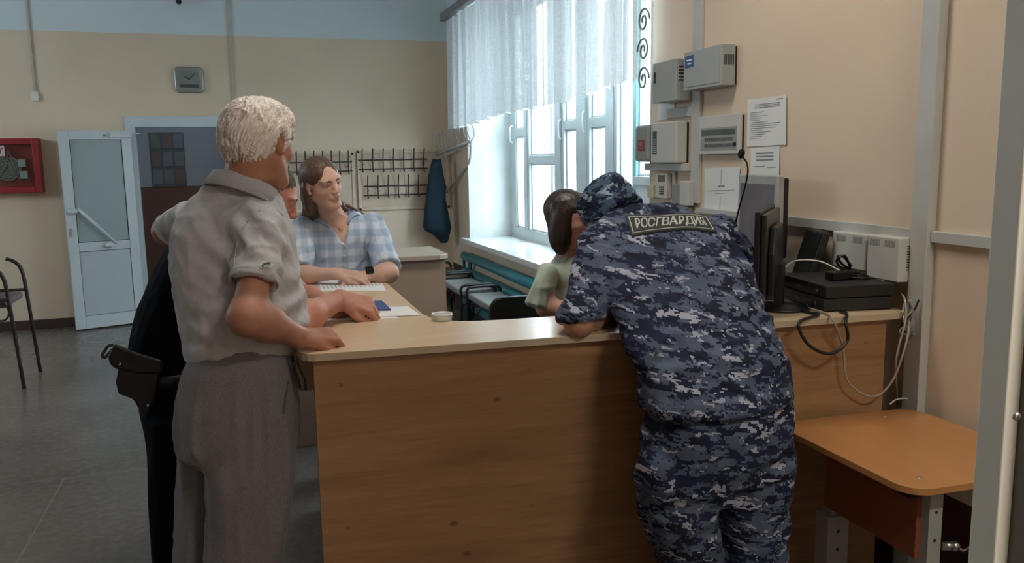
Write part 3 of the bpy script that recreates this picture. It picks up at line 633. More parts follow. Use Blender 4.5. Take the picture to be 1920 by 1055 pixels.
o, hy, h = wallbox('control_unit', 3.29, 3.64, 1.56, 1.742, .030, M_w2, 'white wall panel with a wide recessed window of indicator rows')
MB().box((-.0315, -hy + .02, .02), (-.0295, hy - .02, .125)).build('recess', mat('recess_grey', (.30, .31, .30), .45), o)
MB().box((-.0322, -hy + .03, .09), (-.0312, hy - .03, .115)).build('display', mat('display_grey', (.10, .115, .115), .3), o)
b = MB()
for j in range(2):
    for i in range(14): b.box((-.0335, -hy + .045 + i * .018, .035 + j * .027), (-.0313, -hy + .057 + i * .018, .050 + j * .027))
b.build('indicator', mat('indicator_dark', (.12, .12, .12), .4), o); o.children[-1]['kind'] = 'stuff'
MB().cyl((-.032, -hy + .03, .045), (-.036, -hy + .03, .045), .01).build('key_switch', M_slot, o)
# intercom phone, junction boxes
o = empty('intercom_handset', (W, 4.02, 1.33), label='small white wall telephone with a keypad under the grey trunking', cat='telephone')
MB().box((-.035, -.065, .0), (0, .065, .135)).build('case', M_w2, o, bevel=.007)
b = MB()
for i in range(3):
    for j in range(4): b.box((-.0362, -.035 + i * .018, .022 + j * .012), (-.0348, -.023 + i * .018, .030 + j * .012))
b.build('key', M_slot, o); o.children[-1]['kind'] = 'stuff'
MB().box((-.0362, -.05, .09), (-.0348, .03, .125)).build('display', mat('phone_display', (.16, .15, .12), .2), o)
o, hy, h = wallbox('junction_box', 3.70, 3.79, 1.305, 1.43, .05, M_w2, 'white junction box low beside the vertical trunking', bev=.008)
o, hy, h = wallbox('junction_box', 3.80, 3.89, 1.31, 1.41, .04, M_grey2, 'grey junction box between the handset and the white box', bev=.006)
o, hy, h = wallbox('junction_box', 4.10, 4.17, 1.33, 1.40, .04, mat('cream_plastic', (.55, .52, .36), .5), 'small cream junction box beside the window edge', bev=.006)
def sheet(name, corners, label, lines, cat='paper'):
    """corners in photo pixels on the wall plane: tl, tr, br, bl"""
    P = [atX(x, y, W - .004) for x, y in corners]; c = sum(P) / 4
    o = empty(name, tuple(map(float, c)), label=label, cat=cat)
    def q(u, v, off=0):
        p = P[0] * (1 - u) * (1 - v) + P[1] * u * (1 - v) + P[2] * u * v + P[3] * (1 - u) * v - c
        return (p[0] - off + .0015 * math.sin(3 * u + 2 * v), p[1], p[2])
    MB().grid(lambda u, v: q(u, 1 - v, .001), 6, 6).build('sheet', M_paper, o)
    b = MB()
    for (u0, u1, v, t) in lines:
        b.add([q(u0, v + t, .0018), q(u1, v + t, .0018), q(u1, v, .0018), q(u0, v, .0018)], [(0, 1, 2, 3)])
    if lines: b.build('print', M_ink, o)
    return o
random.seed(4)
L1 = [(.2, .85, .12 + .035 * i, .012) for i in range(3)] + [(.08, .3 + .6 * random.random(), .28 + .042 * i, .010) for i in range(14)] + [(.75, .92, .05, .02)]
sheet('notice_sheet', [(1402, 187), (1475, 178), (1475, 271), (1400, 275)], 'printed notice sheet taped highest on the beige wall, right of the panels', L1)
sheet('notice_sheet', [(1408, 277), (1462, 274), (1461, 400), (1406, 400)], 'printed notice sheet hanging just below the highest notice, behind the monitor', [(.2, .8, .08 + .05 * i, .02) for i in range(3)] + [(.1, .5, .28, .01), (.6, .9, .3, .01)])
sheet('notice_sheet', [(1322, 315), (1388, 312), (1384, 398), (1320, 400)], 'framed form sheet in a clear pocket below the wide recessed panel', [(.4, .6, .40, .025), (.1, .9, .5, .01), (.3, .75, .56, .01), (.48, .49, .05, .33), (.48, .49, .62, .3)])
sheet('notice_sheet', [(1234, 192), (1266, 189), (1264, 222), (1232, 225)], 'small blank note sheet between the upper cabinet and the keypad panel', [])
def ups(y0, y1, z0, z1, dep, label):
    o, hy, h = wallbox('power_supply_box', y0, y1, z0, z1, dep, M_w2, label, bev=.006)
    for j in (0, 1):
        b = MB()
        for i in range(9): b.box((-dep - .0008, -hy + .02 + j * (hy * .95) + i * .0055, h - .035), (-dep + .001, -hy + .0225 + j * (hy * .95) + i * .0055, h - .012))
        b.build('vent_slots', mat('vent_grey', (.25, .25, .24), .6), o)
    b = MB()
    for i in range(10): b.box((-dep * .55, -hy - .0008, .04 + i * .009), (-dep * .15, -hy + .001, .044 + i * .009))
    b.build('side_slots', M_slot, o)
ups(2.43, 2.61, 1.135, 1.268, .055, 'white wall-mounted power supply box with top vents, left of a matching box')
ups(2.248, 2.40, 1.12, 1.272, .075, 'white wall-mounted power supply box at the foot of the wide vertical trunking')
# ================================================================== ELECTRONICS ON THE COUNTER
def onK(x, y, z=K): return atZ(x, y, z)
# silver framed monitor
mo = empty('monitor', (2.0, 2.92, .955), rz=-HP - .10 + .0, label='silver framed monitor with a grey screen, below the notices', cat='monitor')
M_silv = mat('silver_bezel', (.42, .43, .43), .35, .3)
n = N('idle_grey_screen'); n.l(n.ramp(n.noise(n.coord((5, 1, 3)), 2, 3), [(.3, (.13, .12, .14)), (.7, (.18, .165, .19))]), n.b.inputs['Base Color']); n.b.inputs['Roughness'].default_value = .25; M_scr = n.m
# local: x = width, -y = screen side, z up
zb = .185
MB().box((-.16, -.02, zb), (.16, .012, zb + .335)).build('bezel', M_silv, mo, bevel=.006)
MB().box((-.137, -.0215, zb + .03), (.137, -.019, zb + .30)).build('screen', M_scr, mo)
MB().box((-.155, .012, zb + .01), (.155, .035, zb + .325)).box((-.10, .035, zb + .06), (.10, .055, zb + .26)).build('back_cover', M_black, mo, bevel=.008)
MB().box((-.03, .0, .015), (.03, .03, zb + .1)).build('stand', M_black, mo); MB().lathe([(0, .0), (.11, 0), (.11, .008), (.03, .02), (0, .02)], (0, .01, 0)).build('base', M_black, mo)
# black monitor seen from behind
a_ = onK(1452, 577); mo = empty('monitor', (1.73, 2.43, K), rz=-2.286, label='black flat monitor seen edge-on from behind, standing at the counter front', cat='monitor')
MB().box((-.25, -.05, .05), (.20, -.032, .345)).build('screen_panel', M_black, mo, bevel=.004)
MB().box((-.235, -.032, .06), (.185, -.012, .335)).build('back_cover', mat('brown_black_plastic', (.022, .018, .016), .35), mo, bevel=.006)
MB().prism([(-.15, .06), (.15, .06), (.15, .20), (.10, .29), (-.10, .29), (-.15, .20)], -.012, .012, frame_M((0, 0, 0), (1, 0, 0), (0, 0, 1), (0, -1, 0))).build('back_bulge', M_black, mo, bevel=.008)
MB().box((-.035, .0, .008), (.035, .03, .16)).build('stand', M_black, mo, bevel=.004)
MB().lathe([(0, .0), (.10, 0), (.10, .008), (.04, .016), (0, .016)], (-.0, .02, 0), n=36).build('base', M_black, mo)
MB().box((-.235, -.0515, .065), (.185, -.0495, .33)).build('screen', M_scr, mo)
# black tilted monitor by the wall
mo = empty('monitor', (2.045, 2.715, .955), rz=-HP - .35, label='black monitor leaning back against the trunking, behind the stacked recorders', cat='monitor')
Mt = Matrix.Translation((0, 0, .06)) @ Matrix.Rotation(-.28, 4, 'X')
MB().box((-.105, -.02, 0), (.105, .01, .26), Mt).build('back_cover', M_black, mo, bevel=.01); MB().box((-.095, -.0215, .015), (.095, -.019, .245), Mt).build('screen', mat('dead_black_screen', (.004, .004, .005), .65, spec=.15), mo)
MB().box((-.03, -.02, 0), (.03, .03, .12)).box((-.07, -.06, 0), (.07, .04, .012)).build('stand', M_black, mo)
# stacked recorders
def recorder(z, h, label, dx=0):
    o = empty('video_recorder', (1.975, 2.415, z), rz=-.17 + dx, label=label, cat='recorder', group='black video recorders stacked on the counter')
    MB().box((-.125, -.145, .003), (.125, .19, h)).build('case', M_blackm, o, bevel=.003)
    MB().box((-.1262, -.12, .012), (-.1245, .17, h - .012)).build('front_panel', M_black, o)
    MB().cyl((-.1255, -.09, h * .5), (-.129, -.09, h * .5), .006).box((-.1275, .02, h * .4), (-.126, .05, h * .6)).build('button', mat('recorder_grey', (.10, .10, .11), .4), o)
    for x in (-.1, .1):
        for y in (-.12, .16): MB().cyl((x, y, 0), (x, y, .004), .009, n=12).build('rubber_foot', M_slot, o)
recorder(K, .044, 'black video recorder at the bottom of the stack on the counter'); recorder(K + .0442, .044, 'black video recorder on top of the stack, carrying the power adapter', .03)
zt = K + .0884
pa = empty('power_adapter', (1.98, 2.40, zt), rz=.12, label='black power adapter with a coiled lead lying on the upper recorder', cat='adapter')
MB().box((-.055, -.022, 0), (.055, .022, .03)).build('brick', M_black, pa, bevel=.005)
lp = [(.055, 0, .015), (.08, .0, .02), (.10, -.03, .006), (.06, -.055, .006), (.02, -.03, .008)]
MB().tube(spline(lp, 8), .004, 8).tube(spline([(.03, .02, .03), (.0, .02, .055), (-.02, .0, .075), (.0, -.01, .085), (.03, .0, .06), (.05, .01, .035), (.02, .015, .05), (-.01, .01, .08), (.01, .0, .078), (.045, .0, .045)], 8), .0045, 8).build('lead', M_black, pa)
# desk microphone
mc = empty('desk_microphone', (1.84, 2.86, .955), label='black gooseneck microphone rising behind the silver framed monitor', cat='microphone')
q = atY(1390, 288, 2.78); q2 = atY(1402, 325, 2.76); o_ = np.array((1.84, 2.86, .955))
MB().tube(spline([(0, 0, .015), (.0, .0, .3), tuple(q2 - o_), tuple(q - o_)], 8), .0035, 8).build('gooseneck', M_black, mc)
MB().ball(tuple(q - o_), (.0135, .0135, .019), M=Matrix.Rotation(.25, 3, 'Y')).build('foam_head', mat('black_foam', (.006, .006, .006), .95, bump=.001), mc)
MB().lathe([(0, 0), (.045, 0), (.045, .012), (.015, .022), (0, .022)], (0, 0, 0)).build('base', M_black, mc)
# plugs, cables
def cable(name, px, r, m, label, cat='cable', n=10):
    P = [np.array(p, float) for p in px]; o0 = P[0]
    o = MB().tube(spline([p - o0 for p in P], n), r, 8).build(name, m); o.location = Vector(map(float, o0)); return tag(o, label, cat)
M_bc = mat('beige_cable', (.34, .30, .25), .5); M_wc = mat('white_cable', (.62, .61, .58), .45)
T = lambda x, y, Y: atY(x, y, Y)
cable('cable', [(1.76, 2.322, K + .006), (1.765, 2.28, K + .006), (1.76, 2.235, K + .006), T(1498, 605, 2.175), T(1515, 645, 2.17), T(1555, 663, 2.16), T(1588, 640, 2.16), T(1586, 605, 2.165), (1.86, 2.222, K + .006), (1.87, 2.265, K + .005)], .0052, M_black, 'thick black cable looping down the counter front')
cable('cable', [(1.845, 2.40, K + .006), onK(1510, 575, K + .006), onK(1545, 586, K + .005), T(1562, 600, 2.18), T(1580, 650, 2.19), T(1590, 715, 2.19), T(1635, 743, 2.18), T(1672, 715, 2.17), T(1700, 640, 2.16), T(1705, 590, 2.2)], .0035, M_bc, 'beige cable hanging off the counter in a long curve to the wall tangle')
cable('cable', [T(1683, 545, 2.37), T(1696, 560, 2.2), T(1698, 600, 2.16), T(1685, 650, 2.16), T(1679, 690, 2.18), T(1683, 760, 2.3)], .0035, M_bc, 'beige cable dropping past the right end of the counter')
cable('cable', [T(1668, 758, 2.24), T(1680, 749, 2.24), T(1700, 747, 2.22), T(1720, 756, 2.20), T(1728, 772, 2.18)], .003, M_wc, 'thin white cable arching behind the orange desk')
cable('cable', [(1.925, 2.66, 1.12), (1.95, 2.62, 1.16), (2.0, 2.55, 1.165), (2.04, 2.50, 1.14), (2.05, 2.47, zt + .01)], .003, M_wc, 'white cable arching over the back of the recorders')
tg = empty('cable_bundle', tuple(map(float, T(1700, 600, 2.2))), label='tangled bundle of cable ends taped together at the wall by the counter end', cat='cable bundle')
random.seed(7); o0 = np.array(tg.location)
for k in range(5):
    pts = [np.array((random.uniform(-.03, .03), random.uniform(-.02, .02), .07 - .035 * i)) + (i == 4) * np.array((.03, 0, .02)) for i in range(5)]
    MB().tube(spline(pts, 6), .003, 6).build('cable_end', [M_bc, M_wc, M_black, M_bc, mat('blue_grey_cable', (.12, .13, .2), .5)][k], tg)
MB().ball((0, 0, .01), (.018, .014, .025)).build('tape_wrap', mat('brown_tape', (.16, .11, .08), .5), tg)
# usb adapters
def dongle(x, y, z, rz, label):
    o = empty('connector_plug', tuple(map(float, atZ(x, y, z))), rz, label, 'plug')
    MB().box((-.028, -.009, 0), (.028, .009, .012)).build('body', mat('cream_plug', (.56, .50, .38), .45), o, bevel=.004)
    MB().tube(spline([(-.028, 0, .006), (-.05, .0, .008), (-.06, .012, .006), (-.045, .02, .004), (-.02, .012, .003)], 6), .0025, 6).build('lead', M_wc, o)
dongle(1492, 548, K, .1, 'cream cable plug beside the foot of the black edge-on monitor'); dongle(1528, 556, K, -.1, 'cream cable plug in front of the stacked recorders')
rt_ = empty('router', (1.83, 2.68, .955), rz=.3, label='small black network box among the cables behind the edge-on monitor', cat='router')
MB().box((-.07, -.05, 0), (.07, .05, .03)).build('case', M_black, rt_, bevel=.004)
b = MB()
for i in range(5): b.box((-.05 + i * .02, -.0512, .01), (-.036 + i * .02, -.0495, .02))
b.build('ports', mat('port_grey', (.3, .3, .3), .4), rt_)
# papers on the wing
def flat(name, px, z, t, m, label, cat):
    P = [atZ(x, y, z) for x, y in px]; c = sum(P) / len(P)
    o = MB().prism([(p[0] - c[0], p[1] - c[1]) for p in P], 0, t).build(name, m); o.location = (c[0], c[1], z); return tag(o, label, cat)
flat('paper_sheet', [(585, 602), (748, 596), (700, 575), (590, 582)], K, .0008, M_paper, 'white paper sheet under the clasped hands of the dark-uniformed man', 'paper')
def flat2(name, px, z, t, m, label, cat): return flat(name, px, z, t, m, label, cat)
flat2('paper_sheet', [(650, 597), (788, 591), (765, 575), (665, 578)], K + .001, .0022, M_paper, 'stack of white sheets whose corner overhangs the inner edge of the wing', 'paper')
flat2('notebook', [(690, 583), (733, 582), (716, 566), (680, 568)], K + .0034, .006, mat('blue_cover', (.045, .075, .24), .5), 'small blue booklet lying on the sheets beside the clasped hands', 'booklet')
pp = flat2('paper_sheet', [(600, 545), (724, 545), (713, 524), (600, 526)], K, .0008, M_paper, 'printed paper sheet on the far end of the wing, below the plaid-shirted woman', 'paper')
b = MB()
for i in range(16): b.box((-.14 + i * .017, -.06, .0008), (-.132 + i * .017, .05, .0012))
b.build('print', mat('pale_print', (.45, .47, .50), .8), pp)
cu_ = empty('plastic_lid', (.60, 2.655, K), label='small clear-white round plastic lid at the inner corner of the counter', cat='lid')
MB().lathe([(.0, 0), (.034, 0), (.0345, .024), (.031, .024), (.030, .003), (0, .003)], (0, 0, 0), n=36).build('lid', mat('milky_plastic', (.62, .63, .62), .3), cu_)
MB().lathe([(.0344, .016), (.0352, .017), (.0352, .019), (.0344, .02)], (0, 0, 0), n=36).build('rim', mat('milky_rim', (.45, .46, .45), .3), cu_)
# ================================================================== BODIES: a small distance-field modeller
def V(*a): return np.array(a, float)
def nrm(v): v = np.array(v, float); return v / np.linalg.norm(v)
class Prim:
    def __init__(s, f, lo, hi): s.f, s.lo, s.hi = f, np.array(lo, float), np.array(hi, float)
def cone(a, b, ra, rb, w=None, sq=1.0):
    """round cone, optionally flattened by sq along the unit axis w"""
    a, b = np.array(a, float), np.array(b, float); ba = b - a; L2 = max(ba @ ba, 1e-9); m = max(ra, rb)
    if w is not None: w = nrm(w); ex = m * max(1, sq)
    else: ex = m
    def f(P):
        pa = P - a
        t = np.clip((pa @ ba) / L2, 0, 1); q = pa - t[..., None] * ba
        r = ra + (rb - ra) * t
        if w is not None: h = q @ w; q = q + (h * (1 / sq - 1))[..., None] * w; return (np.sqrt((q * q).sum(-1)) - r) * min(1, sq) * .9 + 0
        return np.sqrt((q * q).sum(-1)) - r
    return Prim(f, np.minimum(a, b) - ex, np.maximum(a, b) + ex)
def ell(c, r, M=None):
    c, r = np.array(c, float), np.array(r, float); M = np.eye(3) if M is None else M       # columns of M = axes
    ext = np.abs(M) @ r
    def f(P):
        q = (P - c) @ M; k0 = np.sqrt(((q / r) ** 2).sum(-1)); k1 = np.sqrt(((q / r ** 2) ** 2).sum(-1))
        return k0 * (k0 - 1) / np.maximum(k1, 1e-6)
    return Prim(f, c - ext, c + ext)
def sph(c, r): return ell(c, (r, r, r))
def loft(st, base=(0, 0, 0), U=(0, 0, 1), R=(1, 0, 0), e=2.2, cap=True):
    """stations (t, cr, cf, a, b): section centre and half sizes along R and F = U x R ... t along U"""
    base, U, R = np.array(base, float), nrm(U), nrm(R); F = np.cross(U, R); st = sorted(st); T = np.array([s_[0] for s_ in st])
    tt = np.linspace(T[0], T[-1], 80); arr = []
    for k in range(1, 5):
        y = np.array([s_[k] for s_ in st]); yy = np.interp(tt, T, y); n_ = 5
        yp = np.pad(yy, n_, mode='edge'); yy = np.convolve(yp, np.ones(2 * n_ + 1) / (2 * n_ + 1), 'valid'); arr.append(yy)
    cr_, cf_, A_, B_ = arr; pts = []
    for i in range(0, 80, 4):
        for sx in (-1, 1):
            for sy in (-1, 1): pts.append(base + U * tt[i] + R * (cr_[i] + sx * A_[i]) + F * (cf_[i] + sy * B_[i]))
    pts = np.array(pts)
    def f(P):
        q = P - base; t = q @ U; x = q @ R; y = q @ F
        a = np.interp(t, tt, A_); b = np.interp(t, tt, B_); x = np.abs(x - np.interp(t, tt, cr_)); y = np.abs(y - np.interp(t, tt, cf_))
        k = ((x / a) ** e + (y / b) ** e) ** (1 / e); d = (k - 1) * np.minimum(a, b)
        g = np.maximum(T[0] - t, t - T[-1])
        return np.maximum(d, g)
    return Prim(f, pts.min(0), pts.max(0))
def cut(p, c, nrm_, k=.004):
    """keep the side the normal points away from"""
    c, n_ = np.array(c, float), nrm(nrm_); f0 = p.f
    return Prim(lambda P: smax(f0(P), (P - c) @ n_, k), p.lo, p.hi)
def smin(a, b, k):
    if k <= 0: return np.minimum(a, b)
    h = np.maximum(k - np.abs(a - b), 0) / k; return np.minimum(a, b) - h * h * k * .25
def smax(a, b, k): return -smin(-a, -b, k)
class Field:
    def __init__(s): s.ops = []
    def u(s, p, k=.02): s.ops.append(('u', p, k)); return s
    def c(s, p, k=.004): s.ops.append(('c', p, k)); return s
    def i(s, p, n_, k=.003): s.ops.append(('i', (np.array(p, float), nrm(n_)), k)); return s
    def bounds(s):
        L = [p.lo for o, p, k in s.ops if o == 'u']; Hh = [p.hi for o, p, k in s.ops if o == 'u']
        return np.min(L, 0) - .01, np.max(Hh, 0) + .01
    def mesh(s, h, lo=None, hi=None):
        b0, b1 = s.bounds(); lo = b0 if lo is None else np.maximum(b0, lo); hi = b1 if hi is None else np.minimum(b1, hi)
        lo = np.floor(lo / h) * h; n_ = np.ceil((hi - lo) / h).astype(int) + 2
        ax = [lo[i] + h * np.arange(n_[i]) for i in range(3)]
        d = np.full(tuple(n_), .4, np.float32)
        for op, p, k in s.ops:
            if op == 'i':
                c, q = p; g = (ax[0][:, None, None] - c[0]) * q[0] + (ax[1][None, :, None] - c[1]) * q[1] + (ax[2][None, None, :] - c[2]) * q[2]
                d = smax(d, g.astype(np.float32), k); continue
            m = max(.025, k * 1.2); i0 = np.clip(((p.lo - m - lo) / h).astype(int), 0, n_); i1 = np.clip(np.ceil((p.hi + m - lo) / h).astype(int) + 1, 0, n_)
            if (i1 <= i0).any(): continue
            sl = tuple(slice(a, b) for a, b in zip(i0, i1)); G = np.stack(np.meshgrid(*[ax[j][sl[j]] for j in range(3)], indexing='ij'), -1)
            v = p.f(G).astype(np.float32)
            d[sl] = smin(d[sl], v, k) if op == 'u' else smax(d[sl], -v, k)
        d[0], d[-1] = .4, .4; d[:, 0], d[:, -1] = .4, .4; d[:, :, 0], d[:, :, -1] = .4, .4
        return surface(d, lo, h)
def surface(d, lo, h):
    """surface nets"""
    ins = d < 0; n_ = np.array(d.shape); cs = n_ - 1
    off = [(i, j, k) for i in (0, 1) for j in (0, 1) for k in (0, 1)]
    cnt = sum(ins[o[0]:o[0] + cs[0], o[1]:o[1] + cs[1], o[2]:o[2] + cs[2]].astype(np.int8) for o in off)
    cell = np.argwhere((cnt > 0) & (cnt < 8)); idx = -np.ones(tuple(cs), np.int64); idx[tuple(cell.T)] = np.arange(len(cell))
    acc = np.zeros((len(cell), 3)); w = np.zeros(len(cell))
    for a in off:
        for ax in range(3):
            if a[ax]: continue
            b = list(a); b[ax] = 1; A = d[tuple((cell + a).T)]; B = d[tuple((cell + b).T)]; m = (A < 0) != (B < 0)
            t = np.where(m, A / np.where(m, A - B, 1), 0); p = np.array(a, float)[None].repeat(len(cell), 0); p[:, ax] += t
            acc[m] += p[m]; w[m] += 1
    v = lo + h * (cell + acc / w[:, None]); quads = []
    for ax in range(3):
        o1, o2 = (ax + 1) % 3, (ax + 2) % 3; sA = [slice(0, n_[i] - 1) if i == ax else slice(1, n_[i] - 1) for i in range(3)]; sB = list(sA); sB[ax] = slice(1, n_[ax])
        A, B = ins[tuple(sA)], ins[tuple(sB)]; e = np.argwhere(A != B)
        if not len(e): continue
        s0 = A[tuple(e.T)]; e = e + [0 if i == ax else 1 for i in range(3)]
        q = []
        for (p, r) in ((-1, -1), (0, -1), (0, 0), (-1, 0)):
            c = e.copy(); c[:, o1] += p; c[:, o2] += r; q.append(idx[tuple(c.T)])
        q = np.stack(q, 1); q[~s0] = q[~s0][:, ::-1]; quads.append(q)
    return v, np.concatenate(quads)
_rs = np.random.RandomState(3); _lat = _rs.rand(64, 64, 64).astype(np.float32)
def vnoise(P):
    """value noise in -1..1"""
    i = np.floor(P).astype(int); f = P - i; f = f * f * (3 - 2 * f); r = 0
    for a in (0, 1):
        for b in (0, 1):
            for c in (0, 1):
                w = (f[:, 0] if a else 1 - f[:, 0]) * (f[:, 1] if b else 1 - f[:, 1]) * (f[:, 2] if c else 1 - f[:, 2])
                r = r + w * _lat[(i[:, 0] + a) & 63, (i[:, 1] + b) & 63, (i[:, 2] + c) & 63]
    return r * 2 - 1
def vnormals(v, q):
    n_ = np.cross(v[q[:, 2]] - v[q[:, 0]], v[q[:, 3]] - v[q[:, 1]]); o = np.zeros_like(v)
    for k in range(4): np.add.at(o, q[:, k], n_)
    return o / np.maximum(np.linalg.norm(o, axis=1, keepdims=True), 1e-9)
def relax(v, q, it=1, f=.5):
    for _ in range(it):
        a = np.zeros_like(v); c = np.zeros(len(v))
        for k in range(4):
            np.add.at(a, q[:, k], v[q[:, (k + 1) % 4]] + v[q[:, k - 1]]); np.add.at(c, q[:, k], 2)
        v = v + (a / np.maximum(c, 1)[:, None] - v) * f
    return v
def put(name, parts, m, parent, smooth=1, disp=None):
    """parts: list of (verts, quads) in world space -> one mesh under parent"""
    vs, fs, o = [], [], 0
    for v, q in parts:
        if smooth: v = relax(v, q, smooth)
        if disp is not None: v = v + vnormals(v, q) * disp(v)[:, None]
        vs.append(v); fs.append(q + o); o += len(v)
    v = np.concatenate(vs) - np.array(parent.matrix_world.translation if parent.parent else parent.location); q = np.concatenate(fs)
    me = bpy.data.meshes.new(name); me.vertices.add(len(v)); me.vertices.foreach_set('co', v.ravel()); me.loops.add(len(q) * 4); me.loops.foreach_set('vertex_index', q.ravel().astype(np.int32))
    me.polygons.add(len(q)); me.polygons.foreach_set('loop_start', np.arange(0, len(q) * 4, 4)); me.polygons.foreach_set('loop_total', np.full(len(q), 4, np.int32))
    me.update(calc_edges=True); me.polygons.foreach_set('use_smooth', np.ones(len(q), bool)); me.materials.append(m); me.validate()
    ob = bpy.data.objects.new(name, me); link(ob, parent); return ob
def folds(dirs):
    """dirs: (direction the fold runs along, frequency, amplitude, stretch, seed)"""
    def f(v):
        r = np.zeros(len(v))
        for d, fr, am, stx, sd in dirs:
            d = nrm(d); par = v @ d; per = v - par[:, None] * d; fr = fr * 2.0; q = per * fr + (par * fr / (stx * 1.6))[:, None] * d + sd * 7.3
            q = q + .35 * np.stack([vnoise(q * .6 + 11), vnoise(q * .6 + 23), vnoise(q * .6 + 37)], 1)
            n_ = vnoise(q); r += am * (1 - 2 * np.abs(n_)) * .6 + am * .15 * vnoise(q * 2.1)
        return r
    return f
def localM(x, y, z): return np.stack([nrm(x), nrm(y), nrm(z)], 1)
def frame_from(face, upv):
    """head frame: y = facing, z = crown, x = person's right ... returns matrix columns x,y,z"""
    y = nrm(face); z = np.array(upv, float); z = nrm(z - y * (z @ y)); x = np.cross(y, z); return np.stack([x, y, z], 1)
def head(F, c, M, s=1.0, female=False, sockets=True):
    L = lambda *p: c + M @ (np.array(p, float) * s); E = lambda p, r, k=.01: F.u(ell(L(*p), np.array(r) * s, M), k * s)
    fm_ = female
    E((0, -.018, .035), (.076, .094, .084)); E((0, .03, .0), (.066 if not fm_ else .064, .062, .085), .03); E((0, .022, -.055), (.056 if not fm_ else .047, .056, .050), .03)
    cw = .018 if not fm_ else .008; F.u(cone(L(-cw, .068, -.098), L(cw, .068, -.098), .019 * s, .019 * s), .03 * s)
    for sx in (-1, 1):
        E((sx * .040, .052 if not fm_ else .046, -.022), (.026, .026, .022), .02)
        if not fm_: E((sx * .028, .078, .030), (.028, .013, .009), .014)
        else: E((sx * .026, .074, .032), (.03, .012, .012), .02)
        jw = 1.0 if not fm_ else .84; F.u(cone(L(sx * .055 * jw, .0, -.055), L(sx * .02 * jw, .062, -.095), .020 * s, .019 * s), .03 * s)
        if sockets: F.c(ell(L(sx * .031, .101 if not fm_ else .104, .008), np.array((.018, .014, .011)) * s, M), .012 * s)
        F.u(ell(L(sx * .031, .0725, .008), np.array((.0155, .0150, .0125)) * s, M), .003 * s)
        # ear
        Er = localM(M @ V(.93, sx * -.2, .0), M @ V(sx * .2, .93, .15), M @ V(0, -.15, 1))
        F.u(ell(L(sx * .078, -.012, .002), np.array((.0075, .019, .033)) * s, Er), .006 * s); F.c(ell(L(sx * .087, -.006, .006), np.array((.007, .009, .017)) * s, Er), .004 * s)
        F.u(sph(L(sx * .077, -.003, -.028), .0085 * s), .005 * s)
        E((sx * .0105, .094, -.028), (.0085, .010, .0075), .006)
    F.u(cone(L(0, .083, .022), L(0, .105 if not fm_ else .102, -.022), (.0075 if not fm_ else .0062) * s, (.0105 if not fm_ else .0088) * s), .014 * s)
    E((0, .083, -.056), (.026, .016, .018), .014)
    E((0, .0935, -.0515), (.021, .0075, .0042), .005); E((0, .092, -.0625), (.0185, .0085, .0055), .005)
    F.c(cone(L(-.021, .101, -.0567), L(.021, .101, -.0567), .0016 * s, .0016 * s), .003 * s)
    for sx in (-1, 1): F.c(ell(L(sx * .031, .0880, .0060), np.array((.0125, .0065, .0050 if not fm_ else .0056)) * s, M), .0015 * s)
    return L
M_eye = mat('eye_white', (.55, .53, .50), .15, var=.01); M_iris = mat('dark_iris', (.035, .028, .022), .1)
def eyes(c, M, s, parent):
    L = lambda *p: Vector(c + M @ (np.array(p, float) * s)) - parent.location; M3 = Matrix([list(r) for r in M])
    for sx in (-1, 1):
        e = MB().ball(L(sx * .031, .0722, .008), .0128 * s, 20).build('eye', M_eye, parent)
        MB().ball(L(sx * .031, .0826, .005), (.0052 * s, .0028 * s, .0052 * s), 14, M3).build('iris', M_iris, e)
def arm(F, sh, el, wr, r=(.055, .045, .042, .027), k=.03):
    F.u(cone(sh, el, r[0], r[1]), k); m = el + (wr - el) * .3
    F.u(cone(el, m, r[1] * .92, r[2]), k); F.u(cone(m, wr, r[2], r[3]), k)
def hand(F, wr, d, nb, curl=(.3, .35, .4, .45), side=1, s=1.0, thumb=(.6, .35), spread=.12, tc=.5):
    """wr wrist, d towards knuckles, nb = normal of the back of the hand, side: +1 thumb on (d x nb) side"""
    d = nrm(d); nb = nrm(np.array(nb, float) - d * (np.array(nb, float) @ d)); a = np.cross(d, nb) * side      # a: towards the thumb
    wr = np.array(wr, float)
    F.u(cone(wr, wr + d * .03 * s, .026 * s, .027 * s, nb, .72), .02)
    for j, o in enumerate((.030, .010, -.010, -.028)): F.u(cone(wr + d * .02 * s + a * o * .55 * s, wr + d * (.088 - .004 * abs(j - 1)) * s + a * o * s, .0165 * s, .0118 * s), .010)
    Ls = ((.040, .024, .020), (.044, .028, .021), (.041, .026, .020), (.032, .020, .018))
    for j, o in enumerate((.031, .0105, -.0105, -.029)):
        p = wr + d * (.090 - .004 * abs(j - 1)) * s + a * o * s; ang = curl[j]; dd = nrm(d + a * (o * spread * 20))
        r = .0092 if j < 3 else .008; tot = 0
        for q, (L_, f_) in enumerate(zip(Ls[j], (1.0, 1.15, .8))):
            tot += ang * f_; dr = dd * math.cos(tot) - nb * math.sin(tot); e = p + dr * L_ * s
            F.u(cone(p, e, (r + .0006 - q * .0007) * s, (r - .0002 - q * .0008) * s), .0025 if q else .005); p = e
    p = wr + d * .018 * s + a * .022 * s; t1 = nrm(d * math.cos(thumb[0]) + a * math.sin(thumb[0]) - nb * thumb[1])
    e = p + t1 * .044 * s; F.u(cone(p, e, .016 * s, .0115 * s), .014)
    t2 = nrm(t1 * math.cos(tc) - a * math.sin(tc) * .8 + d * .3); e2 = e + t2 * .032 * s; F.u(cone(e, e2, .0112 * s, .0100 * s), .005)
    t3 = nrm(t2 * math.cos(tc * .6) - a * math.sin(tc * .6)); F.u(cone(e2, e2 + t3 * .024 * s, .0100 * s, .0085 * s), .004)
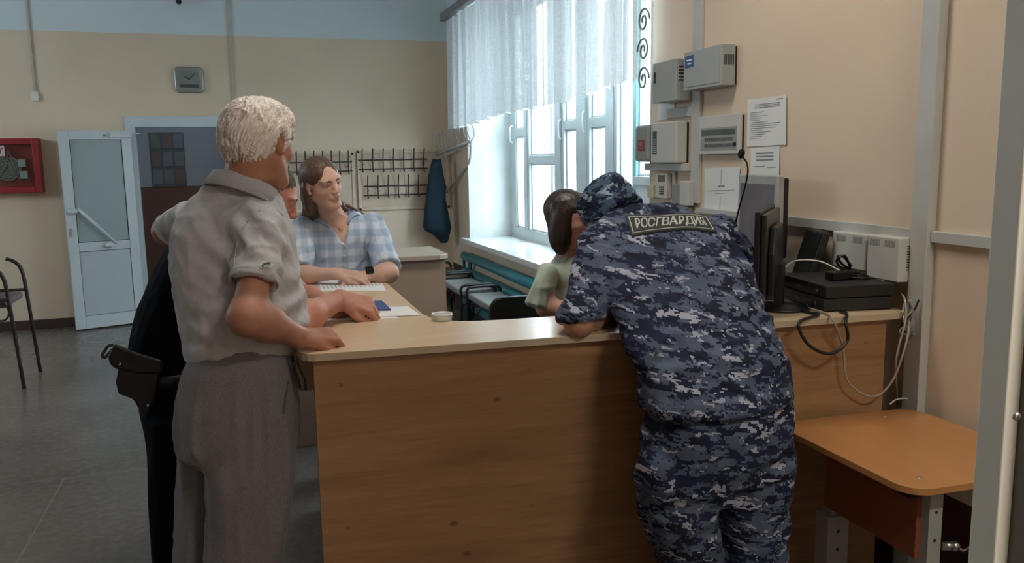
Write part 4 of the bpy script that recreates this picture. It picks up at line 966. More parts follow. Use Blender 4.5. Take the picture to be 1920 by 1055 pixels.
def skin(name, c, c2):
    n = N(name); f = n.noise(n.coord((1, 1, 1)), 14, 4); f2 = n.noise(n.coord((1, 1, 1)), 90, 3)
    x = n.ramp(f, [(.3, c), (.7, c2)]); x = n.mix(n.math('MULTIPLY', f2, .25), x, tuple(v * .75 for v in c)); n.l(x, n.b.inputs['Base Color'])
    n.b.inputs['Roughness'].default_value = .5; n.b.inputs['Specular IOR Level'].default_value = .35
    n.b.inputs['Subsurface Weight'].default_value = .12; n.b.inputs['Subsurface Radius'].default_value = (.012, .004, .002); n.b.inputs['Subsurface Scale'].default_value = 1.0
    n.bump(f2, .0006, .5); return n.m
def hairmat(name, a, b, rough=.45, scale=(120, 120, 14)):
    n = N(name); f = n.noise(n.coord(scale), 1.2, 4, .6, .6); n.l(n.ramp(f, [(.3, a), (.7, b)]), n.b.inputs['Base Color']); n.b.inputs['Roughness'].default_value = rough
    n.bump(f, .0018, .8); return n.m
def cloth(name, a, b, rough=.85, sc=400, melange=True):
    n = N(name); f = n.noise(n.coord((1, 1, 1)), 220 if melange else 20, 3, .7); n.l(n.ramp(f, [(.35, a), (.65, b)]), n.b.inputs['Base Color']); n.b.inputs['Roughness'].default_value = rough
    n.b.inputs['Specular IOR Level'].default_value = .2; n.b.inputs['Sheen Weight'].default_value = .15
    n.bump(n.noise(n.coord((1, 1, 1)), sc, 2), .0005, .4); return n.m
def rows(Y, st, bs, ydep=None, e=2.3):
    """silhouette rows (photo y, left x, right x) seen at depth Y -> loft stations; bs half thickness"""
    out = []
    for i, (y, xa, xb) in enumerate(st):
        Yy = Y if ydep is None else ydep[i]; A, B = atY(xa, y, Yy), atY(xb, y, Yy); b = bs if not hasattr(bs, '__len__') else bs[i]
        out.append(((A[2] + B[2]) / 2, (A[0] + B[0]) / 2, Yy, abs(B[0] - A[0]) / 2, b))
    return loft(out, e=e)
def shoe(name, c, dr, m, parent, L=.27):
    d = nrm((dr[0], dr[1], 0)); a = V(-d[1], d[0], 0); c = np.array(c, float); c[2] = 0; F = Field()
    F.u(cone(c - d * .08 + V(0, 0, .04), c + d * .12 + V(0, 0, .035), .042, .040, V(0, 0, 1), .85), .02).u(cone(c - d * .06 + V(0, 0, .05), c - d * .05 + V(0, 0, .11), .042, .045), .03)
    F.i(c + V(0, 0, .004), (0, 0, -1)); put(name, [F.mesh(.007)], m, parent)
# ================================================================== PEOPLE
from mathutils.bvhtree import BVHTree
def A3(x, y, Y): return atY(x, y, Y)
class Caster:
    def __init__(s, ob, parent):
        me = ob.data; s.o = Vector(parent.location); s.t = BVHTree.FromPolygons([v.co + s.o for v in me.vertices], [tuple(p.vertices) for p in me.polygons]); s.last = None
    def __call__(s, x, y, off):
        d = Vector(ray(x, y)).normalized(); h = s.t.ray_cast(Vector(CAM), d)
        if h[0] is None:      # just past the outline: the closest cloth
            q = Vector(CAM) + d * (s.o - Vector(CAM)).length
            for _ in range(3): h = s.t.find_nearest(q); q = Vector(CAM) + d * (h[0] - Vector(CAM)).dot(d)
        
        nn = h[1] if h[1].dot(d) < 0 else -h[1]
        return h[0] + nn * off - s.o
def decal(name, cast, fn, nu, nv, off, th, m, parent):
    """a sewn-on piece following the cloth: fn(u,v)->photo pixel, closed shell of thickness th"""
    g0 = [[cast(*fn(i / nu, j / nv), off) for i in range(nu + 1)] for j in range(nv + 1)]; g1 = [[cast(*fn(i / nu, j / nv), off + th) for i in range(nu + 1)] for j in range(nv + 1)]
    vs = [p for r in g1 for p in r] + [p for r in g0 for p in r]; n1 = (nu + 1) * (nv + 1); I = lambda i, j: j * (nu + 1) + i; fs = []
    for j in range(nv):
        for i in range(nu): fs += [(I(i, j), I(i, j + 1), I(i + 1, j + 1), I(i + 1, j)), tuple(n1 + q for q in (I(i, j), I(i + 1, j), I(i + 1, j + 1), I(i, j + 1)))]
    per = [I(i, 0) for i in range(nu)] + [I(nu, j) for j in range(nv)] + [I(i, nv) for i in range(nu, 0, -1)] + [I(0, j) for j in range(nv, 0, -1)]
    for k in range(len(per)): a, b = per[k], per[(k + 1) % len(per)]; fs.append((a, b, n1 + b, n1 + a))
    return MB().add(vs, fs, True).build(name, m, parent)
def quadfn(p00, p10, p11, p01):
    f = lambda u, v: tuple(p00[k] * (1 - u) * (1 - v) + p10[k] * u * (1 - v) + p11[k] * u * v + p01[k] * (1 - u) * v for k in (0, 1)); return f
def band(par, c, R, Fd, U, a, b, h, flare, th, g0=0, g1=2 * math.pi, n=48, dip=0):
    """collar band: ellipse a along R, b along Fd; fold over outside"""
    c, R, Fd, U = (np.array(q, float) for q in (c, R, Fd, U)); c = c - np.array(par.location); rings = []
    for i in range(n + 1):
        t = g0 + (g1 - g0) * i / n; o = R * math.cos(t) * a + Fd * math.sin(t) * b; w = nrm(o); dz = U * (dip * math.sin(t))
        rings.append([tuple(c + dz + o + w * q[0] + U * q[1]) for q in ((0, -h * .5), (0, h * .5), (th * .5, h * .55), (th, h * .5), (flare + th, -h * .55), (flare, -h * .6), (th * .5, h * .25))])
    return rings
BROW = mat('brow_hair', (.07, .045, .03), .8)
def brows(c, M, s, parent, m=BROW, th=.0035):
    L = lambda *p: Vector(c + M @ (np.array(p, float) * s)) - parent.location
    for sx in (-1, 1): MB().tube([L(sx * .013, .0915, .026), L(sx * .028, .0915, .0315), L(sx * .044, .083, .0275)], [th * s, th * s, th * .4 * s], 8).build('eyebrow', m, parent)
def lashes(c, M, s, parent):
    L = lambda *p: Vector(c + M @ (np.array(p, float) * s)) - parent.location
    for sx in (-1, 1): MB().tube([L(sx * .0195, .0850, .0095), L(sx * .026, .0880, .0125), L(sx * .034, .0875, .0125), L(sx * .0425, .0820, .0095)], [.0006, .0013, .0014, .0008], 6).build('eyelash', BROW, parent)
def lips(c, M, s, parent, m):
    L = lambda *p: Vector(c + M @ (np.array(p, float) * s)) - parent.location; M3 = Matrix([list(r) for r in M])
    MB().ball(L(0, .0945, -.0515), (.019 * s, .0075 * s, .0036 * s), 16, M3).ball(L(0, .0935, -.0620), (.0165 * s, .0085 * s, .0052 * s), 16, M3).build('lips', m, parent)
# ------------------------------------------------------------ 1. white-haired man in grey
om = empty('person', (-.06, 2.47, 0), label='white-haired man in a grey polo shirt and grey trousers leaning on the counter corner', cat='person')
hf = V(math.sin(.72), math.cos(.72), -.16); HM = frame_from(hf, (-.04, 0, 1)); hc = A3(487, 270, 2.49)
sh = A3(492, 432, 2.38); el = A3(466, 592, 2.25); wr = atZ(566, 634, K + .034); shl = A3(358, 412, 2.64); ell_ = A3(312, 433, 2.84); wrl = V(ell_[0] + .17, ell_[1] + .17, ell_[2] - .03)
B = Field(); head(B, hc, HM, 1.0)
nk = A3(446, 388, 2.50)
B.u(cone(hc + HM @ V(0, -.035, -.05), nk, .062, .062), .03)
tor = [(655, 362, 538), (590, 350, 560), (520, 338, 545), (440, 350, 520), (410, 365, 505), (390, 400, 490)]
B.u(rows(2.5, tor, .11), .04); arm(B, sh, el, wr, (.036, .046, .047, .030)); arm(B, shl, ell_, wrl, (.036, .040, .038, .028))
B.u(sph(el + V(-.005, -.008, -.005), .042), .03)
hand(B, wr, (.92, .30, -.05), (-.05, -.35, 1), (.85, .95, 1.05, 1.15), side=1, s=1.08, thumb=(.5, .4), tc=.5, spread=.2)
hand(B, wrl, (.7, .7, -.1), (0, 0, 1), (.4, .4, .45, .5), side=-1)
B.u(rows(2.47, [(655, 370, 535), (820, 350, 540)], .10), .04)
for q in ([(820, 400, 540), (1000, 410, 520), (1240, 425, 480)], [(820, 355, 440), (1000, 350, 405), (1240, 345, 385)]): B.u(rows(2.45 if q[0][1] == 400 else 2.56, q, .07), .04)
M_sk_old = skin('tanned_old_skin', (.36, .155, .105), (.46, .22, .155))
put('body', [B.mesh(.0026, hc - .17, hc + .17), B.mesh(.0036, V(sh[0] - .25, 1.9, K - .02), V(wr[0], 2.75, sh[2] - .10)), B.mesh(.0020, V(wr[0], 2.2, K - .02), V(.45, 2.75, K + .14)), B.mesh(.008, V(-2, 2, 0), V(2, 3.4, hc[2] - .155))], M_sk_old, om)
# shirt
Sf = Field(); st = [(666, 345, 556), (655, 345, 555), (635, 344, 563), (610, 341, 573), (590, 337, 577), (560, 331, 573), (520, 325, 562), (480, 322, 552), (440, 323, 546), (412, 331, 540), (390, 346, 532), (372, 358, 522), (360, 374, 515), (350, 388, 506), (342, 396, 480)]
Sf.u(rows(2.5, st, [.142, .142, .144, .148, .150, .148, .142, .137, .13, .12, .105, .09, .082, .07, .055]), .03)
Sf.u(ell(shl + V(.02, -.03, -.01), (.06, .06, .055)), .06).u(ell(sh + V(-.02, .02, -.0), (.058, .065, .06)), .06)
ad = nrm(el - sh); cu1 = A3(481, 540, 2.33)
slv = cut(cone(sh, sh + ad * .24, .057, .063), cu1, ad); Sf.u(slv, .03); Sf.c(cut(cone(sh + ad * .10, sh + ad * .26, .045, .057), cu1 - ad * .02, -ad), .004)
adl = nrm(ell_ - shl); Sf.u(cut(cone(shl, shl + adl * .25, .052, .050), A3(317, 426, 2.80), adl), .03)
M_polo = cloth('grey_polo_pique', (.375, .385, .41), (.455, .465, .495))
fd = folds([((.25, 0, 1), 7, .010, 3.5, 1), ((.6, .2, -.75), 13, .007, 3, 2), ((1, .1, .1), 12, .004, 3, 3)])
def polo_disp(v):
    r = fd(v); w = np.clip((v[:, 2] - .98) / .1, .25, 1); r = r * w
    for (px, py, Yc, R_, amp, fr, dr) in ((470, 470, 2.38, .09, .013, 30, (1, 0, .9)), (540, 590, 2.42, .09, .013, 28, (-.5, 0, 1)), (400, 640, 2.4, .12, .004, 30, (.2, 0, 1))):
        c = A3(px, py, Yc); g = np.exp(-((v - c) ** 2).sum(1) / R_ ** 2); r += amp * g * np.sin(((v - c) @ nrm(dr)) * fr * 3 + 2 * vnoise(v * 9))
    return r
polo = put('polo_shirt', [Sf.mesh(.0055)], M_polo, om, 2, polo_disp)
CL = MB().rings(band(om, A3(456, 354, 2.49), (.74, .60, -.42), (.64, -.77, -.05), (.36, .24, .90), .084, .082, .044, .014, .006), caps=True); CL.build('collar', cloth('polo_collar', (.34, .35, .375), (.41, .42, .445)), om)
cb_ = cone(cu1 - ad * .018, cu1 - ad * .001, .0665, .0665); CB = Field(); CB.u(cut(cut(cone(sh + ad * .1, sh + ad * .27, .0655, .0675), cu1 + ad * .003, ad), cu1 - ad * .022, -ad)); CB.c(cone(sh + ad * .1, sh + ad * .3, .058, .060)); put('cuff', [CB.mesh(.003)], bpy.data.materials['polo_collar'], om)
ca = Caster(polo, om)
def loopmark(px, r, n=26):
    return [ca(px[0] + r * 1.15 * math.cos(t), px[1] + r * .62 * math.sin(t) - .25 * r * math.cos(t), .002) for t in np.linspace(.2, 5.6, n)]
MB().tube(loopmark((499, 497), 9.5), .0016, 6).tube([ca(503, 499, .002), ca(508, 503, .002), ca(503, 503, .002)], .0016, 6).build('embroidered_emblem', mat('emblem_thread', (.62, .64, .58), .7), om)
MB().tube(loopmark((499.5, 498), 6.5), .0016, 6).build('emblem_green', mat('emblem_green', (.05, .12, .07), .7), om)
MB().tube([ca(391, 326.5, .004), ca(395, 326, .004), ca(397, 328, .004)], .0022, 6).ball(ca(399, 328, .004), .003, 8).build('collar_button', mat('dark_button', (.1, .1, .11), .4), om)
# trousers
Tf = Field(); Tf.u(rows(2.47, [(645, 362, 540), (662, 356, 546), (680, 344, 553), (700, 337, 554), (750, 333, 556), (800, 334, 557), (835, 337, 556), (850, 345, 545)], [.115, .118, .135, .142, .15, .145, .12, .09]), .03)
Tf.u(rows(2.43, [(770, 400, 550), (830, 386, 556), (900, 388, 553), (950, 390, 548), (1000, 390, 540), (1055, 388, 528), (1150, 388, 518), (1225, 390, 512), (1240, 391, 511)], [.09, .11, .108, .102, .096, .092, .088, .085, .085]), .03)
Tf.u(rows(2.57, [(770, 350, 450), (830, 337, 450), (900, 338, 445), (950, 336, 436), (1000, 334, 425), (1055, 331, 412), (1150, 326, 405), (1225, 323, 402), (1240, 323, 402)], [.08, .10, .1, .095, .09, .086, .084, .082, .08]), .02)
tfd = folds([((.05, 0, 1), 10, .015, 5, 5), ((.25, 0, 1), 5, .016, 4, 6), ((1, 0, -.3), 10, .0025, 4, 7)])
M_tr = cloth('grey_melange_trousers', (.132, .124, .134), (.186, .178, .19))
MB().tube([ca(x, y, .0006) for x, y in ((530, 404), (518, 393), (503, 389), (486, 395), (468, 410), (453, 432), (444, 458), (439, 490), (438, 515))], .0014, 6).build('armhole_seam', bpy.data.materials['polo_collar'], om)
tro = put('trousers', [Tf.mesh(.0065)], M_tr, om, 2, lambda v: tfd(v) * np.clip((.98 - v[:, 2]) * 6, .15, 1))
ct_ = Caster(tro, om)
MB().tube([ct_(x, y, .003) for x, y in ((540, 715), (537, 735), (533, 755), (531, 775))], .0032, 6).build('pocket_welt', mat('pocket_welt_cloth', (.11, .10, .10), .9), om)  # darker cloth strip along the pocket slit
MB().tube([Vector(A3(x, y, 2.36)) - om.location for x, y in ((548, 664), (556, 675), (563, 692), (572, 712), (573, 730))], .0035, 6).tube([Vector(A3(x, y, 2.37)) - om.location for x, y in ((548, 668), (552, 690), (560, 712), (563, 728))], .0035, 6).build('drawstring', M_black, om)
# hair
Hf = Field(); L = lambda *p: hc + HM @ np.array(p, float)
Hf.u(ell(L(0, -.020, .036), (.085, .102, .086), HM), .02).u(ell(L(0, .03, .072), (.070, .072, .047), HM), .03).u(ell(L(0, -.062, -.008), (.071, .050, .066), HM), .03).u(ell(L(.054, -.02, .02), (.030, .055, .042), HM), .02)
Hf.c(ell(L(0, .12, -.01), (.075, .062, .075), HM), .02).c(ell(L(.095, -.010, -.006), (.034, .026, .040), HM), .008).c(ell(L(.088, .02, -.045), (.03, .03, .025), HM), .01).c(ell(L(-.088, .012, -.03), (.03, .042, .045), HM), .012)
Hf.i(L(0, -.06, -.058), HM @ V(0, .35, -1), .01)
def hair_disp(v):
    q = (v - hc) @ HM; ang = np.arctan2(q[:, 0], q[:, 1] + .03); flow = np.stack([ang * 5 + q[:, 2] * 22, q[:, 2] * 12 - q[:, 1] * 10, q[:, 1] * 16], 1)
    flow += .8 * np.stack([vnoise(v * 22), vnoise(v * 22 + 9), vnoise(v * 22 + 5)], 1)
    s_ = vnoise(flow * V(4.5, 1.3, 1.3)); s2 = vnoise(flow * V(11, 2.2, 2.2) + 31)
    return .0065 * (1 - 2 * np.abs(s_)) + .0035 * (1 - 2 * np.abs(s2))
put('hair', [Hf.mesh(.0026)], hairmat('white_hair', (.66, .585, .55), (.86, .80, .77), .6, (60, 60, 25)), om, 1, hair_disp)
eyes(hc, HM, 1.0, om); brows(hc, HM, 1.0, om, mat('white_brow', (.6, .55, .5), .8), .005)
for c, o in ((A3(450, 1236, 2.41), 0), (A3(362, 1236, 2.57), 1)): shoe('shoe', c, (.7, .7), mat('dark_shoe', (.02, .018, .016), .4), om)
# ------------------------------------------------------------ 2. dark-uniformed man with the holster
of = empty('person', (-.25, 3.1, 0), label='man in dark navy uniform bending over the inner wing of the counter', cat='person')
HM = frame_from((.93, -.10, -.42), (.4, 0, .9)); hc = A3(556, 407, 2.92) - HM @ V(0, .113, -.024)
sh = A3(452, 430, 2.95); shf = A3(470, 415, 3.30); el = atZ(548, 606, K + .044); wr = atZ(638, 561, K + .072); elf = atZ(556, 560, K + .042); wrf = atZ(634, 580, K + .026)
elf[1] = 3.12; elf[0] = .16
B = Field(); head(B, hc, HM, 1.0); nk = (sh + shf) / 2 + V(.03, 0, .04)
B.u(cone(hc + HM @ V(0, -.03, -.04), nk, .055, .062), .03); B.u(cone(nk, A3(335, 640, 3.08), .075, .085), .04)
arm(B, sh, el, wr, (.05, .046, .047, .031)); arm(B, shf, elf, wrf, (.05, .046, .046, .031))
hand(B, wr, (.90, -.10, -.26), (.25, -.45, .85), (.80, .9, 1.0, 1.1), side=1, s=1.2, thumb=(.5, .4), tc=.5, spread=.18)
hand(B, wrf, (.97, -.05, .0), (.0, -.15, .97), (.55, .6, .65, .75), side=-1, s=1.06, thumb=(.4, .2), spread=.18)
put('body', [B.mesh(.0026, hc - .16, hc + .16), B.mesh(.0036, V(.05, 2.5, K - .02), V(wr[0], 3.3, K + .14)), B.mesh(.0021, V(wr[0], 2.6, K - .02), V(.7, 3.2, K + .14)), B.mesh(.008, V(-1, 2.6, .6), V(1, 3.6, hc[2] - .12))], skin('reddish_skin', (.47, .20, .15), (.56, .27, .20)), of)
U = Field(); ur = [(415, 380, 505), (430, 345, 512), (455, 317, 505), (480, 302, 492), (520, 283, 462), (560, 264, 440), (600, 250, 420), (640, 242, 405), (665, 243, 398), (690, 252, 392), (705, 258, 390)]
U.u(rows(3.1, ur, [.10, .17, .19, .19, .18, .17, .165, .16, .155, .15, .15]), .03)
for a, b in ((sh, el), (shf, elf)):
    d_ = nrm(b - a); U.u(cut(cone(a, a + d_ * .26, .066, .066), a + d_ * .23, d_), .04)
M_navy = mat('dark_navy_cloth', (.0042, .0065, .0125), .9, var=.1, spec=.12)
uf = folds([((.6, 0, 1), 10, .008, 4, 9), ((1, 0, 0), 13, .004, 4, 10)])
put('uniform_jacket', [U.mesh(.008)], M_navy, of, 2, uf)
Tf = Field(); Tf.u(rows(3.1, [(690, 255, 390), (720, 258, 392), (760, 262, 390), (800, 272, 388), (830, 276, 380)], [.14, .16, .16, .15, .12]), .03)
Tf.u(rows(3.0, [(780, 274, 370), (850, 277, 365), (900, 276, 362), (950, 277, 358), (1000, 282, 356), (1055, 288, 355), (1130, 292, 352), (1180, 292, 352)], [.09, .09, .085, .082, .08, .078, .075, .075]), .03)
Tf.u(rows(3.22, [(780, 290, 395), (850, 296, 395), (950, 306, 395), (1055, 315, 392), (1130, 318, 388), (1150, 318, 388)], [.09, .09, .085, .08, .075, .075]), .02)
put('uniform_trousers', [Tf.mesh(.008)], M_navy, of, 2, folds([((0, 0, 1), 12, .007, 5, 12)]))
Hf = Field(); L = lambda *p: hc + HM @ np.array(p, float); Hf.u(ell(L(0, -.018, .04), (.081, .100, .088), HM), .02).u(ell(L(0, -.06, -.01), (.070, .05, .07), HM), .02)
Hf.c(ell(L(0, .135, -.0), (.09, .075, .085), HM), .006).c(ell(L(.09, .0, -.045), (.03, .05, .05), HM), .01).c(ell(L(-.09, .0, -.045), (.03, .05, .05), HM), .01).i(L(0, -.06, -.06), HM @ V(0, .3, -1), .01)
put('hair', [Hf.mesh(.003)], hairmat('short_brown_hair', (.05, .038, .03), (.09, .07, .055), .6), of, 1, lambda v: .002 * vnoise(v * 200)); eyes(hc, HM, 1.0, of); brows(hc, HM, 1.0, of)
for c in (A3(322, 1180, 3.0), A3(353, 1130, 3.22)): shoe('shoe', c, (1, 0), M_black, of)
# belt and holster (a dark block in dark light: flap, body, catch)
MB().rings([[tuple(Vector(q) - of.location) for q in [(A3(320, 694, 3.08) + V(math.cos(t) * (.145 + dr), math.sin(t) * (.168 + dr), z)) for dr, z in ((0, -.02), (.006, -.02), (.006, .02), (0, .02))]] for t in np.linspace(0, 2 * math.pi, 40, endpoint=False)], closed=True).build('belt', M_black, of)
hs = empty('holster', tuple(map(float, A3(252, 672, 2.93))), label='black leather pistol holster sticking out from the hip of the man in dark uniform', cat='holster')
q = lambda x, y, Y=2.93: tuple(A3(x, y, Y) - np.array(hs.location))
M_lea = mat('black_leather', (.012, .012, .013), .33, bump=.0005)
def slab(px, Y0, Y1, name, m, bev=.008):
    a = [q(x, y, Y0) for x, y in px]; b = [q(x, y, Y1) for x, y in px]; n_ = len(px)
    return MB().add(a + b, [tuple(range(n_)), tuple(range(n_, 2 * n_))[::-1]] + [(i, n_ + i, n_ + (i + 1) % n_, (i + 1) % n_) for i in range(n_)]).build(name, m, hs, bevel=bev, seg=3)
slab([(214, 643), (262, 662), (305, 675), (306, 700), (262, 700), (224, 694), (206, 684), (203, 668)], 2.88, 2.95, 'flap', M_lea, .01)
slab([(222, 690), (300, 698), (290, 745), (276, 782), (268, 780), (250, 748), (222, 738), (217, 716)], 2.89, 2.945, 'pouch', M_lea, .01)
MB().tube(spline([q(214, 647), q(203, 648), (q(192, 664)), q(196, 670), q(206, 660), q(214, 650)], 5), .0055, 8).build('grip_loop', mat('worn_grip', (.05, .05, .05), .3), hs)
MB().ball(q(225, 683, 2.875), .005, 10).build('stud', M_steel, hs); MB().ball(q(277, 760, 2.885), .005, 10).build('stud', M_steel, hs)
# ------------------------------------------------------------ 3. woman in the plaid shirt
w1 = empty('person', (.44, 4.02, 0), label='woman with long brown hair in a light blue plaid shirt, hands crossed', cat='person')
s = .92; HM = frame_from((.55, -.83, -.13), (-.20, -.10, 1)); hc = A3(626, 347, 3.74) - HM @ (V(0, .088, .006) * s)
nk = A3(630, 405, 3.90); sh = A3(571, 424, 3.95); shr = A3(699, 421, 3.95); el = atZ(556, 516, K + .035); elr = atZ(730, 512, K + .036); wr = atZ(632, 513, K + .048); wrr = atZ(688, 517, K + .03)
B = Field(); head(B, hc, HM, s, True); B.u(cone(hc + HM @ V(0, -.025, -.05), nk + V(0, .02, -.02), .047, .052), .025)
B.u(rows(3.95, [(535, 590, 690), (480, 584, 694), (440, 578, 698), (420, 588, 690), (408, 606, 668)], [.09, .10, .105, .085, .06]), .04)
arm(B, sh, el, wr, (.032, .038, .036, .0235)); arm(B, shr, elr, wrr, (.032, .038, .036, .0235))
hand(B, wr, (.90, -.20, -.12), (.15, -.35, .92), (.25, .32, .38, .46), side=1, s=.93, thumb=(.45, .3), spread=.25); hand(B, wrr, (-.97, -.14, -.05), (.0, -.15, 1), (.35, .35, .4, .45), side=-1, s=.92, thumb=(.5, .3))
put('body', [B.mesh(.0024, hc - .15, hc + .15), B.mesh(.0034, V(.1, 3.4, K - .02), V(wr[0] - .02, 3.9, K + .11)), B.mesh(.0020, V(wr[0] - .02, 3.4, K - .02), V(wrr[0] + .02, 3.9, K + .11)), B.mesh(.0034, V(wrr[0] + .02, 3.4, K - .02), V(.8, 3.9, K + .11)), B.mesh(.006, V(-.2, 3.3, .9), V(1.2, 4.4, hc[2] - .12))], skin('fair_skin', (.68, .41, .32), (.75, .48, .39)), w1)
eyes(hc, HM, s, w1); brows(hc, HM, s, w1); lashes(hc, HM, s, w1); lips(hc, HM, s, w1, mat('lip_rose', (.33, .11, .10), .4))
n = N('blue_plaid'); tc = n.n('ShaderNodeTexCoord'); sx = n.n('ShaderNodeSeparateXYZ'); n.l(tc.outputs['Object'], sx.inputs[0])
def stripes(sock, fr, ph):
    w = n.math('SINE', n.math('MULTIPLY_ADD', sock, fr, ph)); return n.ramp(n.math('MULTIPLY_ADD', w, .5, .5), [(.35, 0.0), (.65, 1.0)])
a_ = stripes(sx.outputs[0], 105, 0.4); b_ = stripes(sx.outputs[2], 105, 1.0); f = n.math('MULTIPLY', n.math('ADD', a_, b_), .5)
c = n.ramp(f, [(0.0, (.30, .41, .58)), (.5, (.42, .52, .69)), (1.0, (.62, .69, .81))]); c = n.mix(n.math('MULTIPLY', n.noise(n.coord((1, 1, 1)), 30, 3), .25), c, (.50, .58, .72)); n.l(c, n.b.inputs['Base Color']); n.b.inputs['Roughness'].default_value = .8; M_plaid = n.m
Sf = Field(); Sf.u(rows(3.95, [(560, 584, 696), (530, 580, 698), (500, 577, 701), (470, 575, 703), (440, 570, 706), (422, 575, 701), (408, 592, 683), (399, 606, 668)], [.11, .115, .12, .125, .12, .10, .08, .06]), .03)
for a, b, cut_ in ((sh, el, .235), (shr, elr, .245)):
    d_ = nrm(b - a); L_ = np.linalg.norm(b - a); Sf.u(cut(cone(a, a + d_ * (L_ + .0), .054, .062), a + d_ * (L_ - .035), d_), .03); Sf.c(cut(cone(a + d_ * (L_ - .1), a + d_ * (L_ + .05), .03, .052), a + d_ * (L_ - .05), -d_))
ap = A3(645, 460, 3.84); tp = A3(634, 398, 3.86)
def vneck(P):
    z = P[..., 2]; t = (z - ap[2]) / (tp[2] - ap[2]); xc = ap[0] + (tp[0] - ap[0]) * t; w_ = .004 + .062 * np.clip(t, 0, 1.4)
    return np.maximum(np.maximum((np.abs(P[..., 0] - xc) - w_) * .8, ap[2] - z), P[..., 1] - 3.93)
Sf.c(Prim(vneck, V(ap[0] - .12, 3.7, ap[2] - .01), V(ap[0] + .12, 3.93, tp[2] + .06)), .004); Sf.c(ell(nk + V(0, .03, .03), (.062, .07, .05)), .01)
shirt = put('plaid_shirt', [Sf.mesh(.005)], M_plaid, w1, 2, folds([((.15, 0, 1), 11, .009, 4, 21), ((.8, 0, .6), 14, .005, 3, 22)]))
cs = Caster(shirt, w1); M_plc = mat('plaid_collar_blue', (.33, .44, .64), .8, var=.1)
for P4 in (((599, 399), (573, 409), (594, 415), (618, 428)), ((653, 396), (674, 404), (663, 404), (648, 430))):
    decal('collar', cs, quadfn(P4[0], P4[1], P4[3], P4[2]) if False else quadfn(P4[0], P4[1], P4[2], P4[3]), 8, 8, .003, .004, M_plc, w1)
for x0, x1, y in ((643, 648, 462), (642, 647, 480), (641, 646, 497)): MB().ball(cs((x0 + x1) / 2, y, .003), .0045, 10).build('shirt_button', mat('pearl_button', (.6, .62, .66), .3), w1)
decal('white_top', cs, quadfn((638, 455), (650, 455), (649, 459), (640, 459)), 3, 2, .0, .002, M_paper, w1)
# lower body, kept behind the counter
Tf = Field(); Tf.u(rows(3.99, [(548, 588, 700), (600, 596, 708), (680, 606, 712)], [.10, .13, .13]), .03)
for xa, xb in ((612, 662), (664, 712)): Tf.u(rows(4.02, [(660, xa, xb), (760, xa + 3, xb - 3), (880, xa + 8, xb - 8), (925, xa + 10, xb - 10)], [.09, .075, .06, .055]), .02)
put('trousers', [Tf.mesh(.009)], mat('dark_blue_denim', (.02, .03, .055), .8), w1, 2)
for x in (636, 686): shoe('shoe', A3(x, 925, 3.98), (0, -1), M_black, w1)
Hf = Field(); L = lambda *p: hc + HM @ (np.array(p, float) * s); E = lambda p, r, k=.02: Hf.u(ell(L(*p), np.array(r) * s, HM), k * s)
E((0, -.02, .042), (.086, .104, .088)); E((0, -.055, -.03), (.078, .062, .10), .03)
Hf.u(cone(L(.02, -.075, -.08), A3(590, 402, 3.93), .045, .035), .03).u(cone(L(-.02, -.07, -.08), A3(662, 398, 4.0), .034, .022), .03)
Hf.u(cone(L(.07, -.03, -.01), L(.062, -.045, -.13), .022, .02), .02).u(cone(A3(652, 385, 3.90), A3(680, 401, 3.96), .010, .007, (0, 0, 1), .6), .02)
Hf.u(cone(A3(590, 375, 3.90), A3(576, 404, 3.94), .03, .026), .03)
Hf.c(ell(L(0, .128, .012), np.array((.080, .086, .104)) * s, HM), .008).c(ell(L(0, .10, .085), np.array((.030, .04, .030)) * s, HM), .03).c(ell(L(.09, .01, -.02), np.array((.028, .03, .045)) * s, HM), .01)
def hair2(v):
    q = (v - hc) @ HM; fl = np.stack([q[:, 0] * 90, q[:, 1] * 60, q[:, 2] * 6], 1) + .6 * vnoise(v * 18)[:, None]; return .0022 * (1 - 2 * np.abs(vnoise(fl)))
put('hair', [Hf.mesh(.0028)], hairmat('long_brown_hair', (.065, .038, .026), (.16, .10, .07), .4, (130, 130, 10)), w1, 1, hair2)
cn = Caster(w1.children[0], w1)
MB().tube([cn(x, y, .0015) for x, y in ((617, 403), (622, 414), (630, 424), (638, 429), (645, 424), (650, 414), (653, 403))], .0009, 6).ball(cn(637, 430, .003), .0045, 10).ball(cn(641, 431, .003), .0035, 10).build('necklace', mat('gold', (.5, .38, .2), .3, .8), w1)
MB().tube([tuple(Vector(hc + HM @ (V(.079 + .0 * k, -.004 + .009 * math.sin(t), -.043 + .010 * math.cos(t)) * s)) - w1.location) for k, t in enumerate(np.linspace(0, 6.28, 14))], .0012, 6).build('hoop_earring', bpy.data.materials['gold'], w1)
wd = nrm(wrr - elr); wc = wrr - wd * .012; xx, yy, zz = (np.array(t_) for t_ in basis(wd))
MB().rings([[tuple(Vector(wc + wd * o2 + (xx * math.cos(t) + yy * math.sin(t)) * r2) - w1.location) for o2, r2 in ((-.012, .0255), (-.012, .0285), (.012, .0285), (.012, .0255))] for t in np.linspace(0, 2 * math.pi, 28, endpoint=False)], closed=True).build('watch_strap', M_black, w1)
MB().prism(rrect(-.017, -.02, .017, .02, .005), .027, .035, frame_M(wc - np.array(w1.location), wd, np.cross(V(-.1, -.5, .85), wd), nrm(V(-.1, -.5, .85) - wd * (V(-.1, -.5, .85) @ wd)))).build('watch_case', mat('watch_glass_black', (.01, .01, .012), .12), w1)
